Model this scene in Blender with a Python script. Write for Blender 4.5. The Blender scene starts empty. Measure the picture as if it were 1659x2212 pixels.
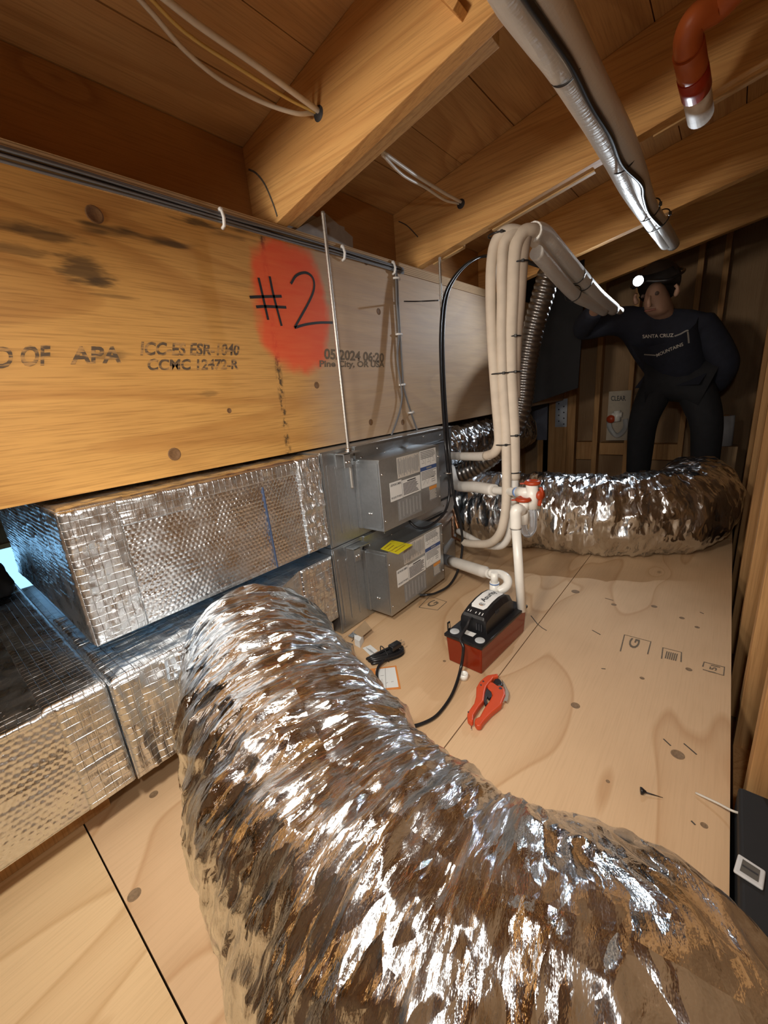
import bpy, bmesh, math, random
import numpy as np
from mathutils import Vector, Matrix

random.seed(7)
rng = np.random.default_rng(7)
scn = bpy.context.scene
COL = scn.collection

# ------------------------------------------------------------------ camera
W, H, FPX = 1659, 2212, 873.3
YAW, PITCH, ROLL = -0.709738, -0.274945, -0.0867721
CAM = np.array([0.0, 0.0, 0.8])
def cam_axes():
    sa, ca, sb, cb = math.sin(YAW), math.cos(YAW), math.sin(PITCH), math.cos(PITCH)
    f = np.array([sa*cb, ca*cb, sb]); r = np.array([ca, -sa, 0.0]); u = np.cross(r, f)
    c, s = math.cos(ROLL), math.sin(ROLL)
    return r*c+u*s, -r*s+u*c, f
RT, UP, FW = cam_axes()
cd = bpy.data.cameras.new('camera'); cam = bpy.data.objects.new('camera', cd); COL.objects.link(cam)
cam.matrix_world = Matrix(((RT[0], UP[0], -FW[0], CAM[0]), (RT[1], UP[1], -FW[1], CAM[1]), (RT[2], UP[2], -FW[2], CAM[2]), (0, 0, 0, 1)))
cd.sensor_fit = 'HORIZONTAL'; cd.sensor_width = 36; cd.lens = FPX/W*36; cd.clip_start = 0.02
scn.camera = cam
def P(px, py, **k):
    """pixel of the photograph -> point on the plane x=, y= or z= (metres)"""
    d = RT*((px-W/2)/FPX) - UP*((py-H/2)/FPX) + FW
    a = 'xyz'.index(list(k)[0]); v = list(k.values())[0]
    return Vector(CAM + d*((v-CAM[a])/d[a]))

# ------------------------------------------------------------------ world, lights, exposure
wd = bpy.data.worlds.new('world'); scn.world = wd; wd.use_nodes = True
bg = wd.node_tree.nodes['Background']; bg.inputs[0].default_value = (0.30, 0.62, 0.95, 1); bg.inputs[1].default_value = 1.6
def area(name, loc, target, size, power, color, spread=180):
    l = bpy.data.lights.new(name, 'AREA'); l.shape = 'DISK'; l.size = size; l.energy = power; l.color = color
    l.spread = math.radians(spread)
    o = bpy.data.objects.new(name, l); COL.objects.link(o); o.location = loc
    o.rotation_euler = (Vector(target)-Vector(loc)).to_track_quat('-Z', 'Y').to_euler()
    return o
KEY = area('work_light', (-0.40, 0.04, 1.12), (-0.46, 0.16, 0.0), 0.14, 7.6, (1.0, 0.93, 0.82))
FILL = area('photographer_lamp', (0.03, -0.10, 1.02), (-0.62, 0.95, 0.32), 0.06, 2.5, (1.0, 0.95, 0.88), 100)
FILL2 = area('rafter_fill', (-0.93, -0.95, 1.12), (-0.78, 0.9, 1.50), 0.25, 4.9, (1.0, 0.90, 0.76), 95)  # added fill without a fixture, brightens the side of the first rafter
HEADLAMP_POS = P(1378, 607, y=2.60)
hl = bpy.data.lights.new('headlamp_light', 'SPOT'); hl.energy = 21; hl.color = (0.82, 0.91, 1.0); hl.spot_size = math.radians(104); hl.spot_blend = 0.55; hl.shadow_soft_size = 0.012
hlo = bpy.data.objects.new('headlamp_light', hl); COL.objects.link(hlo); hlo.location = HEADLAMP_POS + Vector((-0.01, -0.03, 0))
hlo.rotation_euler = (Vector((-0.75, 1.1, 0.75))-hlo.location).to_track_quat('-Z', 'Y').to_euler()
vs = scn.view_settings; vs.view_transform = 'Standard'; vs.look = 'None'; vs.gamma = 1; vs.exposure = 0.3; vs.use_curve_mapping = False

# ------------------------------------------------------------------ helpers
def tag(o, label=None, cat=None, group=None, kind=None):
    for k, v in (('label', label), ('category', cat), ('group', group), ('kind', kind)):
        if v: o[k] = v
    return o
def thing(name, label, cat, loc=(0, 0, 0), group=None, kind=None):
    o = bpy.data.objects.new(name, None); COL.objects.link(o); o.location = loc; o.empty_display_size = 0.05
    return tag(o, label, cat, group, kind)
def wmat(o):
    return wmat(o.parent) @ o.matrix_parent_inverse @ Matrix.LocRotScale(o.location, o.rotation_euler, o.scale) if o.parent else Matrix.LocRotScale(o.location, o.rotation_euler, o.scale)
def put(name, me, mat, parent=None, world=True):
    o = bpy.data.objects.new(name, me); COL.objects.link(o)
    if mat: me.materials.clear(); me.materials.append(mat)
    if parent:
        o.parent = parent
        if world: o.matrix_parent_inverse = wmat(parent).inverted()
    return o
class MB:
    def __init__(s): s.v = []; s.f = []; s.sm = []
    def add(s, vs, fs, smooth=False):
        n = len(s.v); s.v += [tuple(v) for v in vs]; s.f += [tuple(i+n for i in f) for f in fs]; s.sm += [smooth]*len(fs); return s
    def box(s, lo, hi):
        x0, y0, z0 = lo; x1, y1, z1 = hi
        return s.add([(x0,y0,z0),(x1,y0,z0),(x1,y1,z0),(x0,y1,z0),(x0,y0,z1),(x1,y0,z1),(x1,y1,z1),(x0,y1,z1)],
                     [(0,3,2,1),(4,5,6,7),(0,1,5,4),(1,2,6,5),(2,3,7,6),(3,0,4,7)])
    def hexa(s, b, t):   # 4 bottom points (ccw from above) and 4 top points
        return s.add(list(b)+list(t), [(0,3,2,1),(4,5,6,7),(0,1,5,4),(1,2,6,5),(2,3,7,6),(3,0,4,7)])
    def bar(s, a, b, w, h, up=(0, 0, 1)):   # rectangular bar from a to b
        a = Vector(a); b = Vector(b); d = (b-a).normalized(); r = d.cross(Vector(up)); r = r.normalized() if r.length > 1e-6 else Vector((1,0,0)); u = r.cross(d)
        q = [(-r*w-u*h)/2, (r*w-u*h)/2, (r*w+u*h)/2, (-r*w+u*h)/2]
        return s.add([a+k for k in q]+[b+k for k in q], [(0,1,2,3),(7,6,5,4),(0,4,5,1),(1,5,6,2),(2,6,7,3),(3,7,4,0)])
    def prism(s, poly, off):
        n = len(poly); off = Vector(off); a = [Vector(p) for p in poly]
        return s.add(a+[p+off for p in a], [tuple(range(n))[::-1], tuple(range(n, 2*n))]+[(i, (i+1) % n, (i+1) % n+n, i+n) for i in range(n)])
    def tube(s, path, r, seg=12, caps=True, smooth=True):
        path = [Vector(p) for p in path]; n = len(path)
        rr = r if isinstance(r, (list, tuple)) else [r]*n
        vs = []; fs = []; u = None
        for i, p in enumerate(path):
            t = (path[min(i+1, n-1)]-path[max(i-1, 0)]).normalized()
            if u is None:
                u = t.cross(Vector((0.13, 0.21, 1))); u = u.normalized() if u.length > 1e-5 else Vector((1, 0, 0))
            u = (u-t*u.dot(t)).normalized(); w = t.cross(u)
            for k in range(seg):
                a = 2*math.pi*k/seg; vs.append(p+(u*math.cos(a)+w*math.sin(a))*rr[i])
        for i in range(n-1):
            for k in range(seg):
                k2 = (k+1) % seg; fs.append((i*seg+k, i*seg+k2, (i+1)*seg+k2, (i+1)*seg+k))
        m = len(s.v); s.add(vs, fs, smooth)
        if caps:
            s.f += [tuple(m+k for k in range(seg))[::-1], tuple(m+(n-1)*seg+k for k in range(seg))]; s.sm += [False, False]
        return s
    def cyl(s, a, b, r, seg=20, r2=None): return s.tube([a, b], [r, r if r2 is None else r2], seg)
    def lathe(s, base, axis, prof, seg=24):   # prof: (radius, height) along axis
        axis = Vector(axis).normalized(); base = Vector(base)
        u = axis.cross(Vector((0.31, 0.17, 0.9) if abs(axis.z) < 0.9 else (1, 0, 0))).normalized(); w = axis.cross(u)
        vs = []; fs = []
        for r, h in prof:
            for k in range(seg):
                a = 2*math.pi*k/seg; vs.append(base+axis*h+(u*math.cos(a)+w*math.sin(a))*r)
        for i in range(len(prof)-1):
            for k in range(seg):
                k2 = (k+1) % seg; fs.append((i*seg+k, i*seg+k2, (i+1)*seg+k2, (i+1)*seg+k))
        return s.add(vs, fs, True)
    def ribbon(s, pts, w, nrm, th=0.0005):
        nrm = Vector(nrm).normalized(); pts = [Vector(p) for p in pts]; n = len(pts); ww = w if isinstance(w, (list, tuple)) else [w]*n
        vs = []
        for i, p in enumerate(pts):
            t = (pts[min(i+1, n-1)]-pts[max(i-1, 0)]).normalized(); sd = t.cross(nrm).normalized()*ww[i]/2
            vs += [p-sd, p+sd, p-sd+nrm*th, p+sd+nrm*th]
        fs = []
        for i in range(n-1):
            a, b = i*4, i*4+4
            fs += [(a+2, a+3, b+3, b+2), (a, b, b+1, a+1), (a, a+2, b+2, b), (a+1, b+1, b+3, a+3)]
        fs += [(0, 1, 3, 2), (4*n-4, 4*n-2, 4*n-1, 4*n-3)]
        return s.add(vs, fs)
    def mesh(s, name='m'):
        me = bpy.data.meshes.new(name); me.from_pydata(s.v, [], s.f); me.polygons.foreach_set('use_smooth', s.sm); me.update(); return me
    def build(s, name, mat, parent=None, bevel=0, seg=2):
        o = put(name, s.mesh(name), mat, parent)
        if bevel:
            b = o.modifiers.new('bevel', 'BEVEL'); b.width = bevel; b.segments = seg; b.limit_method = 'ANGLE'; b.angle_limit = math.radians(40); b.harden_normals = False
        return o
def spline(pts, n=8):
    pts = [Vector(p) for p in pts]; out = []
    q = [pts[0]*2-pts[1]]+pts+[pts[-1]*2-pts[-2]]
    for i in range(1, len(q)-2):
        a, b, c, d = q[i-1:i+3]
        for k in range(n):
            t = k/n
            out.append(0.5*((2*b)+(c-a)*t+(2*a-5*b+4*c-d)*t*t+(3*b-a-3*c+d)*t**3))
    return out+[pts[-1]]

# numpy noise
def _h(i, j, k, seed):
    n = (i*374761393+j*668265263+k*2147483647+seed*1274126177) & 0xffffffff
    n = ((n ^ (n >> 13))*1274126177) & 0xffffffff
    n = ((n ^ (n >> 16))*2246822519) & 0xffffffff
    return ((n ^ (n >> 15)) & 0xffffff)/float(0xffffff)
def noise3(p, seed=0, smooth=True):
    p = np.asarray(p, float); f = np.floor(p); i = f.astype(np.int64); t = p-f
    if smooth: t = t*t*(3-2*t)
    o = 0
    for a in (0, 1):
        for b in (0, 1):
            for c in (0, 1):
                w = (t[:, 0] if a else 1-t[:, 0])*(t[:, 1] if b else 1-t[:, 1])*(t[:, 2] if c else 1-t[:, 2])
                o = o+w*_h(i[:, 0]+a, i[:, 1]+b, i[:, 2]+c, seed)
    return o*2-1
def ridge(p, seed=0): return 1-np.abs(noise3(p, seed))*2
def grid_mesh(name, PT, uv=None, wrap=False):
    """PT: (n,m,3) array -> smooth quad grid"""
    n, m, _ = PT.shape; me = bpy.data.meshes.new(name)
    idx = np.arange(n*m).reshape(n, m)
    if wrap: idx = np.concatenate([idx, idx[:, :1]], 1)
    q = np.stack([idx[:-1, :-1], idx[:-1, 1:], idx[1:, 1:], idx[1:, :-1]], -1).reshape(-1, 4)
    me.vertices.add(n*m); me.vertices.foreach_set('co', PT.reshape(-1).astype(np.float32))
    me.loops.add(q.size); me.loops.foreach_set('vertex_index', q.reshape(-1).astype(np.int32))
    me.polygons.add(len(q)); me.polygons.foreach_set('loop_start', (np.arange(len(q))*4).astype(np.int32)); me.polygons.foreach_set('loop_total', np.full(len(q), 4, np.int32))
    me.polygons.foreach_set('use_smooth', np.ones(len(q), bool))
    if uv is not None:
        l = me.uv_layers.new(name='UVMap'); U = uv.reshape(-1, 2) if not wrap else None
        if wrap:
            w = uv.shape[1]; base = np.concatenate([uv, uv[:, :1]+np.array([0, wrap])], 1)
            ii = np.arange(n*(m+1)).reshape(n, m+1)
            qq = np.stack([ii[:-1, :-1], ii[:-1, 1:], ii[1:, 1:], ii[1:, :-1]], -1).reshape(-1)
            l.data.foreach_set('uv', base.reshape(-1, 2)[qq].reshape(-1).astype(np.float32))
        else:
            l.data.foreach_set('uv', U[q.reshape(-1)].reshape(-1).astype(np.float32))
    me.update(calc_edges=True); me.validate(); return me

# ------------------------------------------------------------------ materials
class NT:
    def __init__(s, name):
        s.m = bpy.data.materials.new(name); s.m.use_nodes = True; s.t = s.m.node_tree; s.t.nodes.clear()
        s.out = s.t.nodes.new('ShaderNodeOutputMaterial'); s.p = s.t.nodes.new('ShaderNodeBsdfPrincipled'); s.t.links.new(s.p.outputs[0], s.out.inputs[0])
    def n(s, typ, ins={}, **at):
        nd = s.t.nodes.new('ShaderNode'+typ)
        for k, v in at.items(): setattr(nd, k, v)
        for k, v in ins.items(): s.set(nd.inputs[k], v)
        return nd
    def set(s, sock, v):
        if hasattr(v, 'default_value') or isinstance(v, bpy.types.NodeSocket): s.t.links.new(v, sock)
        else: sock.default_value = v
    def math(s, op, a, b=0.0, c=0.0): return s.n('Math', {0: a, 1: b, 2: c}, operation=op).outputs[0]
    def vm(s, op, a, b=(0, 0, 0)): return s.n('VectorMath', {0: a, 1: b}, operation=op).outputs[0]
    def coord(s, kind='Object'): return s.n('TexCoord').outputs[kind]
    def map(s, v, scale=(1, 1, 1), loc=(0, 0, 0), rot=(0, 0, 0)): return s.n('Mapping', {'Vector': v, 'Scale': scale, 'Location': loc, 'Rotation': rot}).outputs[0]
    def noise(s, v, scale, detail=2, rough=0.5, dist=0.0): return s.n('TexNoise', {'Vector': v, 'Scale': scale, 'Detail': detail, 'Roughness': rough, 'Distortion': dist}).outputs[0]
    def ramp(s, f, stops):
        r = s.n('ValToRGB', {0: f}); e = r.color_ramp.elements
        while len(e) > 1: e.remove(e[-1])
        for i, (p, c) in enumerate(stops):
            c = c if isinstance(c, (tuple, list)) else (c, c, c)
            k = e[0] if i == 0 else e.new(p); k.position = p; k.color = (*c[:3], 1)
        return r.outputs[0]
    def mix(s, f, a, b, blend='MIX'):
        r = s.n('MixRGB', {0: f}, blend_type=blend)
        for i, c in ((1, a), (2, b)): s.set(r.inputs[i], (*c[:3], 1) if isinstance(c, (tuple, list)) else c)
        return r.outputs[0]
    def smooth(s, v, a, b): return s.n('MapRange', {0: v, 1: a, 2: b, 3: 0.0, 4: 1.0}, interpolation_type='SMOOTHSTEP').outputs[0]
    def bump(s, h, strength=0.3, dist=0.002, normal=None):
        i = {'Height': h, 'Strength': strength, 'Distance': dist}
        if normal is not None: i['Normal'] = normal
        return s.n('Bump', i).outputs[0]
    def P(s, **k):
        for a, v in k.items():
            a = a.replace('_', ' '); v = (*v, 1) if isinstance(v, (tuple, list)) and len(v) == 3 and 'Color' in a else v
            s.set(s.p.inputs[a], v)
        return s.m
MATS = {}
def plain(name, col, rough=0.5, metal=0.0, var=0.08, vscale=40, bump=0.0, **k):
    if name in MATS: return MATS[name]
    t = NT(name); c = t.coord(); n = t.noise(c, vscale, 3)
    d = tuple(max(0, x*(1-var*2)) for x in col)
    col2 = t.mix(n, d, tuple(min(1, x*(1+var)) for x in col))
    kw = dict(Base_Color=col2, Roughness=rough, Metallic=metal); kw.update(k)
    if bump: kw['Normal'] = t.bump(t.noise(c, vscale*2, 2), bump, 0.001)
    MATS[name] = t.P(**kw); return MATS[name]
def wood(name, c1, c2, axis='y', rings=14, scale=3.0, rough=0.6, blotch=0.25, stretch=0.10, fine=0.35, knots=1.0, kscale=2.2, post=None, seed=0.0, thin=False, knotcol=(0.10, 0.045, 0.018)):
    t = NT(name); c = t.coord()
    st = [1, 1, 1]; st['xyz'.index(axis)] = stretch
    v = t.map(c, tuple(st), (seed, seed*1.7, seed*0.3))
    kst = [1, 1, 1]; kst['xyz'.index(axis)] = 0.55
    vo = t.n('TexVoronoi', {'Vector': t.map(c, tuple(kst), (seed*2.1+0.3, seed+0.8, seed*0.7+0.1)), 'Scale': kscale}).outputs['Distance']
    near = t.math('POWER', 2.718, t.math('MULTIPLY', vo, -11.0))
    ns = t.noise(v, scale, 2, 0.45, 0.25)
    val = t.math('ADD', t.math('MULTIPLY', ns, rings), t.math('MULTIPLY', near, 3.2*knots))
    fr = t.math('FRACT', val)
    ring = t.ramp(fr, [(0.0, 0.0), (0.66, 0.12), (0.90, 0.45), (0.955, 1.0), (1.0, 0.0)] if thin else [(0.0, 0.0), (0.55, 0.16), (0.86, 1.0), (0.96, 0.55), (1.0, 0.0)])
    fst = [260, 260, 260]; fst['xyz'.index(axis)] = 7
    fn = t.noise(t.map(c, tuple(fst)), 1.0, 3, 0.6)
    col = t.mix(t.math('MULTIPLY', ring, 0.62), c1, c2)
    col = t.mix(t.math('MULTIPLY', t.smooth(fn, 0.42, 0.72), fine), col, tuple(x*0.55 for x in c2))
    bl = t.noise(c, 2.3, 3, 0.55)
    col = t.mix(t.math('MULTIPLY', t.smooth(bl, 0.42, 0.75), blotch), col, tuple(x*0.62 for x in c2))
    kn = t.math('SUBTRACT', 1.0, t.smooth(vo, 0.018, 0.042))
    col = t.mix(t.math('MULTIPLY', kn, 0.75*min(1, knots)), col, knotcol)
    if post: col = post(t, c, col)
    t.P(Base_Color=col, Roughness=rough, Normal=t.bump(t.math('ADD', fn, t.math('MULTIPLY', ring, -0.4)), 0.25, 0.0008))
    t.p.inputs['Specular IOR Level'].default_value = 0.25
    return t.m
def foil(name, facet=0.55, scale=(16, 40), rough=0.16, tint=(0.86, 0.865, 0.87), scrim=0.0, fscale=2.4, detail=0.35, rvar=0.12):
    t = NT(name); uv = t.coord('UV')
    w = t.noise(uv, 18, 2)
    uvd = t.vm('ADD', uv, t.vm('MULTIPLY', t.n('TexNoise', {'Vector': uv, 'Scale': 14.0, 'Detail': 2.0}).outputs['Color'], (0.035, 0.035, 0)))
    def cells(sx, sy, k):
        vo = t.n('TexVoronoi', {'Vector': t.map(uvd, (sx, sy, 1)), 'Scale': 1.0, 'Randomness': 1.0})
        return t.vm('MULTIPLY', t.vm('SUBTRACT', vo.outputs['Color'], (0.5, 0.5, 0.5)), (k, k, k))
    nrm = t.n('NewGeometry').outputs['Normal']
    nn = t.vm('ADD', nrm, t.vm('ADD', cells(scale[0], scale[1], facet), cells(scale[0]*fscale, scale[1]*fscale, facet*0.55)))
    nn = t.n('VectorMath', {0: nn}, operation='NORMALIZE').outputs[0]
    h = t.noise(t.map(uv, (150, 34, 1)), 1.0, 4, 0.65)
    if scrim:
        sx = t.n('SeparateXYZ', {0: uv})
        gx = t.math('ABSOLUTE', t.math('SUBTRACT', t.math('FRACT', t.math('MULTIPLY', sx.outputs[0], 62.0)), 0.5))
        gy = t.math('ABSOLUTE', t.math('SUBTRACT', t.math('FRACT', t.math('MULTIPLY', sx.outputs[1], 62.0)), 0.5))
        g = t.math('MAXIMUM', t.smooth(gx, 0.44, 0.5), t.smooth(gy, 0.44, 0.5))
        h = t.math('ADD', h, t.math('MULTIPLY', g, scrim))
    b = t.bump(h, detail, 0.0035, nn)
    return t.P(Base_Color=tint, Metallic=1.0, Roughness=t.math('ADD', t.math('MULTIPLY', t.smooth(w, 0.3, 0.7), rvar), rough-rvar*0.4), Normal=b)

Y_SPLIT = 1.0
PAINT_A = P(635, 660, x=-1.05); PAINT_T = P(640, 525, x=-1.05); PAINT_B = P(640, 800, x=-1.05)
def beam_post(t, c, col):
    sp = t.n('SeparateXYZ', {0: c}); y = sp.outputs[1]; z = sp.outputs[2]
    # face veneer greyed further along, cool headlamp light put into its colour
    g = t.smooth(t.math('ADD', y, t.math('MULTIPLY', t.noise(c, 5, 2), 0.12)), 0.90, 1.12)
    col = t.mix(t.math('MULTIPLY', g, 0.62), col, t.mix(t.noise(t.map(c, (30, 2, 30)), 1.5, 3), (0.36, 0.29, 0.225), (0.52, 0.44, 0.36)))
    # dark patches denser near the top edge, stains at the joint and set spots
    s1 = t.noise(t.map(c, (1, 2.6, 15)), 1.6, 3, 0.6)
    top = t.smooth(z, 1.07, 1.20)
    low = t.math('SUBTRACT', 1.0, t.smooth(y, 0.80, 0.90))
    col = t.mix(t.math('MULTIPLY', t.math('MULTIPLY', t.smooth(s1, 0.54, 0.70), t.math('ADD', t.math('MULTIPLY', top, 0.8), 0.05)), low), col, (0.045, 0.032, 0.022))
    j = t.smooth(t.math('ABSOLUTE', t.math('SUBTRACT', y, t.math('ADD', 0.788, t.math('MULTIPLY', t.math('SUBTRACT', z, 0.65), 0.03)))), 0.016, 0.002)
    col = t.mix(t.math('MULTIPLY', j, t.smooth(t.noise(t.map(c, (10, 60, 45)), 1.0, 3, 0.65), 0.42, 0.6)), col, (0.09, 0.055, 0.025))
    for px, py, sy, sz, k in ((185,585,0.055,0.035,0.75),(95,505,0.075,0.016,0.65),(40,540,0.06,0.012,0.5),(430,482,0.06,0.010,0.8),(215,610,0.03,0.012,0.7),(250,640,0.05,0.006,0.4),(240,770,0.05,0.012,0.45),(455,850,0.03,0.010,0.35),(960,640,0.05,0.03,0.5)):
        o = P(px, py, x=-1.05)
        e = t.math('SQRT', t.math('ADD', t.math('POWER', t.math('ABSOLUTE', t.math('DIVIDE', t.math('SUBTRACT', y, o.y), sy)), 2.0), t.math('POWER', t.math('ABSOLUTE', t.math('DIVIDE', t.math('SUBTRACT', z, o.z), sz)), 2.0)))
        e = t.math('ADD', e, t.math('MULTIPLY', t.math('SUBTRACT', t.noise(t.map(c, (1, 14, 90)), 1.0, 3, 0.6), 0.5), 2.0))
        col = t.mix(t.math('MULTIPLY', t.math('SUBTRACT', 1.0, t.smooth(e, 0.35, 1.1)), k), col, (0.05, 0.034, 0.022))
    # sprayed red paint
    cy, cz = PAINT_A.y, (PAINT_T.z+PAINT_B.z)/2
    dy = t.math('DIVIDE', t.math('SUBTRACT', y, cy), 0.136); dz = t.math('DIVIDE', t.math('SUBTRACT', z, cz), (PAINT_T.z-PAINT_B.z)/2)
    d = t.math('SQRT', t.math('ADD', t.math('POWER', t.math('ABSOLUTE', dy), 2.6), t.math('POWER', t.math('ABSOLUTE', dz), 3.0)))
    d = t.math('ADD', d, t.math('MULTIPLY', t.math('SUBTRACT', t.noise(c, 13, 3), 0.5), 0.62))
    m = t.math('SUBTRACT', 1.0, t.smooth(d, 0.80, 1.15))
    pc = t.mix(t.noise(t.map(c, (20, 8, 60)), 1.0, 3), (0.76, 0.050, 0.018), (0.84, 0.15, 0.050))
    return t.mix(t.math('MULTIPLY', m, 0.90), col, pc)

M = {}
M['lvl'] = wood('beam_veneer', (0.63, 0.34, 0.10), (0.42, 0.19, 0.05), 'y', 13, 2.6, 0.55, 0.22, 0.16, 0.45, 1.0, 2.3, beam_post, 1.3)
M['ply'] = wood('floor_plywood', (0.66, 0.45, 0.265), (0.45, 0.25, 0.115), 'y', 7, 2.6, 0.62, 0.22, 0.30, 0.10, 0.9, 2.6, None, 4.1, True)
M['plyx'] = wood('floor_plywood_pale', (0.72, 0.51, 0.285), (0.50, 0.30, 0.135), 'y', 7, 3.6, 0.62, 0.16, 0.13, 0.14, 0.5, 1.7, None, 7.7, True)
M['rafter'] = wood('rafter_fir', (0.68, 0.385, 0.14), (0.51, 0.25, 0.08), 'x', 22, 3.2, 0.6, 0.2, 0.05, 0.4, 0.8, 2.0, None, 2.2)
M['deck'] = wood('roof_board', (0.58, 0.345, 0.145), (0.40, 0.205, 0.08), 'y', 12, 3.0, 0.65, 0.35, 0.09, 0.35, 1.0, 3.0, None, 5.5)
M['block'] = wood('blocking_fir', (0.42, 0.205, 0.065), (0.28, 0.12, 0.035), 'y', 10, 2.5, 0.65, 0.35, 0.09, 0.3, 0.7, 2.4, None, 8.8)
M['strip'] = wood('furring_pine', (0.60, 0.39, 0.18), (0.45, 0.26, 0.10), 'x', 18, 4.0, 0.6, 0.1, 0.05, 0.4, 0.2, 2.0, None, 3.3)
M['stud'] = wood('stud_fir', (0.54, 0.31, 0.13), (0.37, 0.18, 0.065), 'z', 16, 3.4, 0.62, 0.25, 0.05, 0.4, 0.8, 2.2, None, 6.1)
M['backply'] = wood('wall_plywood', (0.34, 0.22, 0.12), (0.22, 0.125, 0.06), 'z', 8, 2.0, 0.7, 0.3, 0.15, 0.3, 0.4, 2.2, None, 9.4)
def lam_mat():
    t = NT('laminated_edge'); c = t.coord(); sp = t.n('SeparateXYZ', {0: c})
    zz = t.math('ADD', sp.outputs[2], t.math('MULTIPLY', t.noise(t.map(c, (4, 3, 40)), 1, 2), 0.003))
    f = t.math('FRACT', t.math('MULTIPLY', zz, 155.0))
    col = t.ramp(f, [(0, (0.24, 0.13, 0.05)), (0.25, (0.56, 0.36, 0.17)), (0.6, (0.66, 0.45, 0.23)), (0.85, (0.40, 0.23, 0.10)), (1, (0.16, 0.085, 0.035))])
    col = t.mix(t.math('MULTIPLY', t.noise(t.map(c, (60, 12, 60)), 1, 3), 0.5), col, (0.28, 0.17, 0.08))
    return t.P(Base_Color=col, Roughness=0.75, Normal=t.bump(t.math('ADD', f, t.noise(c, 150, 3)), 0.4, 0.0015))
M['lam'] = lam_mat()
M['foil'] = foil('duct_foil', 0.46, (85, 16), 0.145, (0.80, 0.835, 0.87), detail=0.6, rvar=0.16, fscale=3.0)
M['foil_far'] = foil('duct_foil_distant', 0.5, (60, 14), 0.2, (0.80, 0.83, 0.86))
M['bubble'] = foil('bubble_foil', 0.12, (30, 30), 0.28, (0.82, 0.86, 0.90), detail=0.25)
M['tape'] = foil('foil_tape', 0.15, (34, 34), 0.30, (0.82, 0.86, 0.90), scrim=0.55, detail=0.5)
def galv():
    t = NT('galvanised_steel'); c = t.coord()
    v = t.n('TexVoronoi', {'Vector': c, 'Scale': 130.0}).outputs['Color']
    b = t.n('RGBToBW', {0: v}).outputs[0]
    return t.P(Base_Color=t.mix(b, (0.43, 0.455, 0.475), (0.48, 0.505, 0.525)), Metallic=0.92, Roughness=t.math('ADD', t.math('MULTIPLY', b, 0.05), 0.33))
M['galv'] = galv()
M['zinc'] = plain('zinc_plate', (0.72, 0.72, 0.72), 0.25, 1.0)
M['rod'] = plain('threaded_steel', (0.50, 0.48, 0.45), 0.45, 0.85, 0.15, 300)
M['dkmetal'] = plain('dark_metal', (0.10, 0.10, 0.11), 0.4, 0.8)
M['black'] = plain('black_plastic', (0.012, 0.012, 0.014), 0.35)
M['blackrub'] = plain('black_rubber', (0.014, 0.014, 0.016), 0.28)
M['blackfab'] = plain('black_sheet', (0.010, 0.010, 0.013), 0.8, 0, 0.3, 12, 0.4)
M['insul'] = plain('pipe_insulation', (0.66, 0.575, 0.475), 0.75, 0, 0.10, 25, 0.35)
M['insulw'] = plain('pipe_insulation_white', (0.76, 0.73, 0.68), 0.5, 0, 0.05, 25, 0.2)
M['pvc'] = plain('white_pvc', (0.88, 0.86, 0.80), 0.3, 0, 0.03)
M['pvcb'] = plain('primer_blue', (0.20, 0.33, 0.62), 0.35)
M['redcap'] = plain('red_orange_cap', (0.42, 0.05, 0.012), 0.4)
M['orange'] = plain('orange_pipe', (0.55, 0.13, 0.03), 0.42, 0, 0.12, 15)
M['orangedk'] = plain('orange_coupling', (0.42, 0.035, 0.008), 0.4)
M['primer'] = plain('paint_splash', (0.78, 0.70, 0.60), 0.6, 0, 0.2, 60)
M['label'] = plain('label_paper', (0.80, 0.80, 0.78), 0.45, 0, 0.02)
M['labeld'] = plain('label_beige', (0.62, 0.58, 0.52), 0.5, 0, 0.06, 300)
M['labelg'] = plain('label_grey', (0.26, 0.26, 0.26), 0.5, 0, 0.15, 200)
M['ink'] = plain('black_ink', (0.03, 0.03, 0.035), 0.6)
M['inkg'] = plain('grey_ink', (0.30, 0.30, 0.30), 0.6)
M['blue'] = plain('label_blue', (0.05, 0.10, 0.28), 0.45)
M['yellow'] = plain('label_yellow', (0.72, 0.62, 0.02), 0.5)
M['lorange'] = plain('label_orange', (0.75, 0.30, 0.05), 0.5)
M['stamp'] = plain('stamp_ink', (0.085, 0.07, 0.055), 0.8, 0, 0.35, 180)
M['stampf'] = plain('stamp_ink_faded', (0.20, 0.15, 0.10), 0.8, 0, 0.35, 180)
t = NT('stamp_ink_worn'); c = t.coord(); M['stampb'] = t.P(Base_Color=t.mix(t.smooth(t.noise(t.map(c, (60, 22, 120)), 1.0, 3, 0.6), 0.44, 0.62), (0.10, 0.065, 0.038), (0.46, 0.25, 0.085)), Roughness=0.8)
M['marker'] = plain('marker_ink', (0.012, 0.010, 0.010), 0.5)
M['cablew'] = plain('white_cable', (0.72, 0.68, 0.60), 0.4)
M['cabley'] = plain('yellow_cable', (0.70, 0.50, 0.16), 0.4)
M['cableg'] = plain('grey_cable', (0.17, 0.17, 0.18), 0.45)
M['white'] = plain('white_nylon', (0.85, 0.85, 0.85), 0.35)
M['paper'] = plain('paper', (0.78, 0.80, 0.80), 0.6, 0, 0.03)
M['leaf_or'] = plain('leaflet_orange', (0.72, 0.26, 0.06), 0.6)
M['toolred'] = plain('tool_red_paint', (0.62, 0.075, 0.022), 0.38, 0, 0.06)
M['steel'] = plain('bright_steel', (0.75, 0.75, 0.76), 0.18, 1.0)
M['greybd'] = plain('grey_board', (0.38, 0.34, 0.30), 0.8, 0, 0.12, 30)
M['bluebd'] = plain('blue_grey_board', (0.16, 0.17, 0.22), 0.7)
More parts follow.
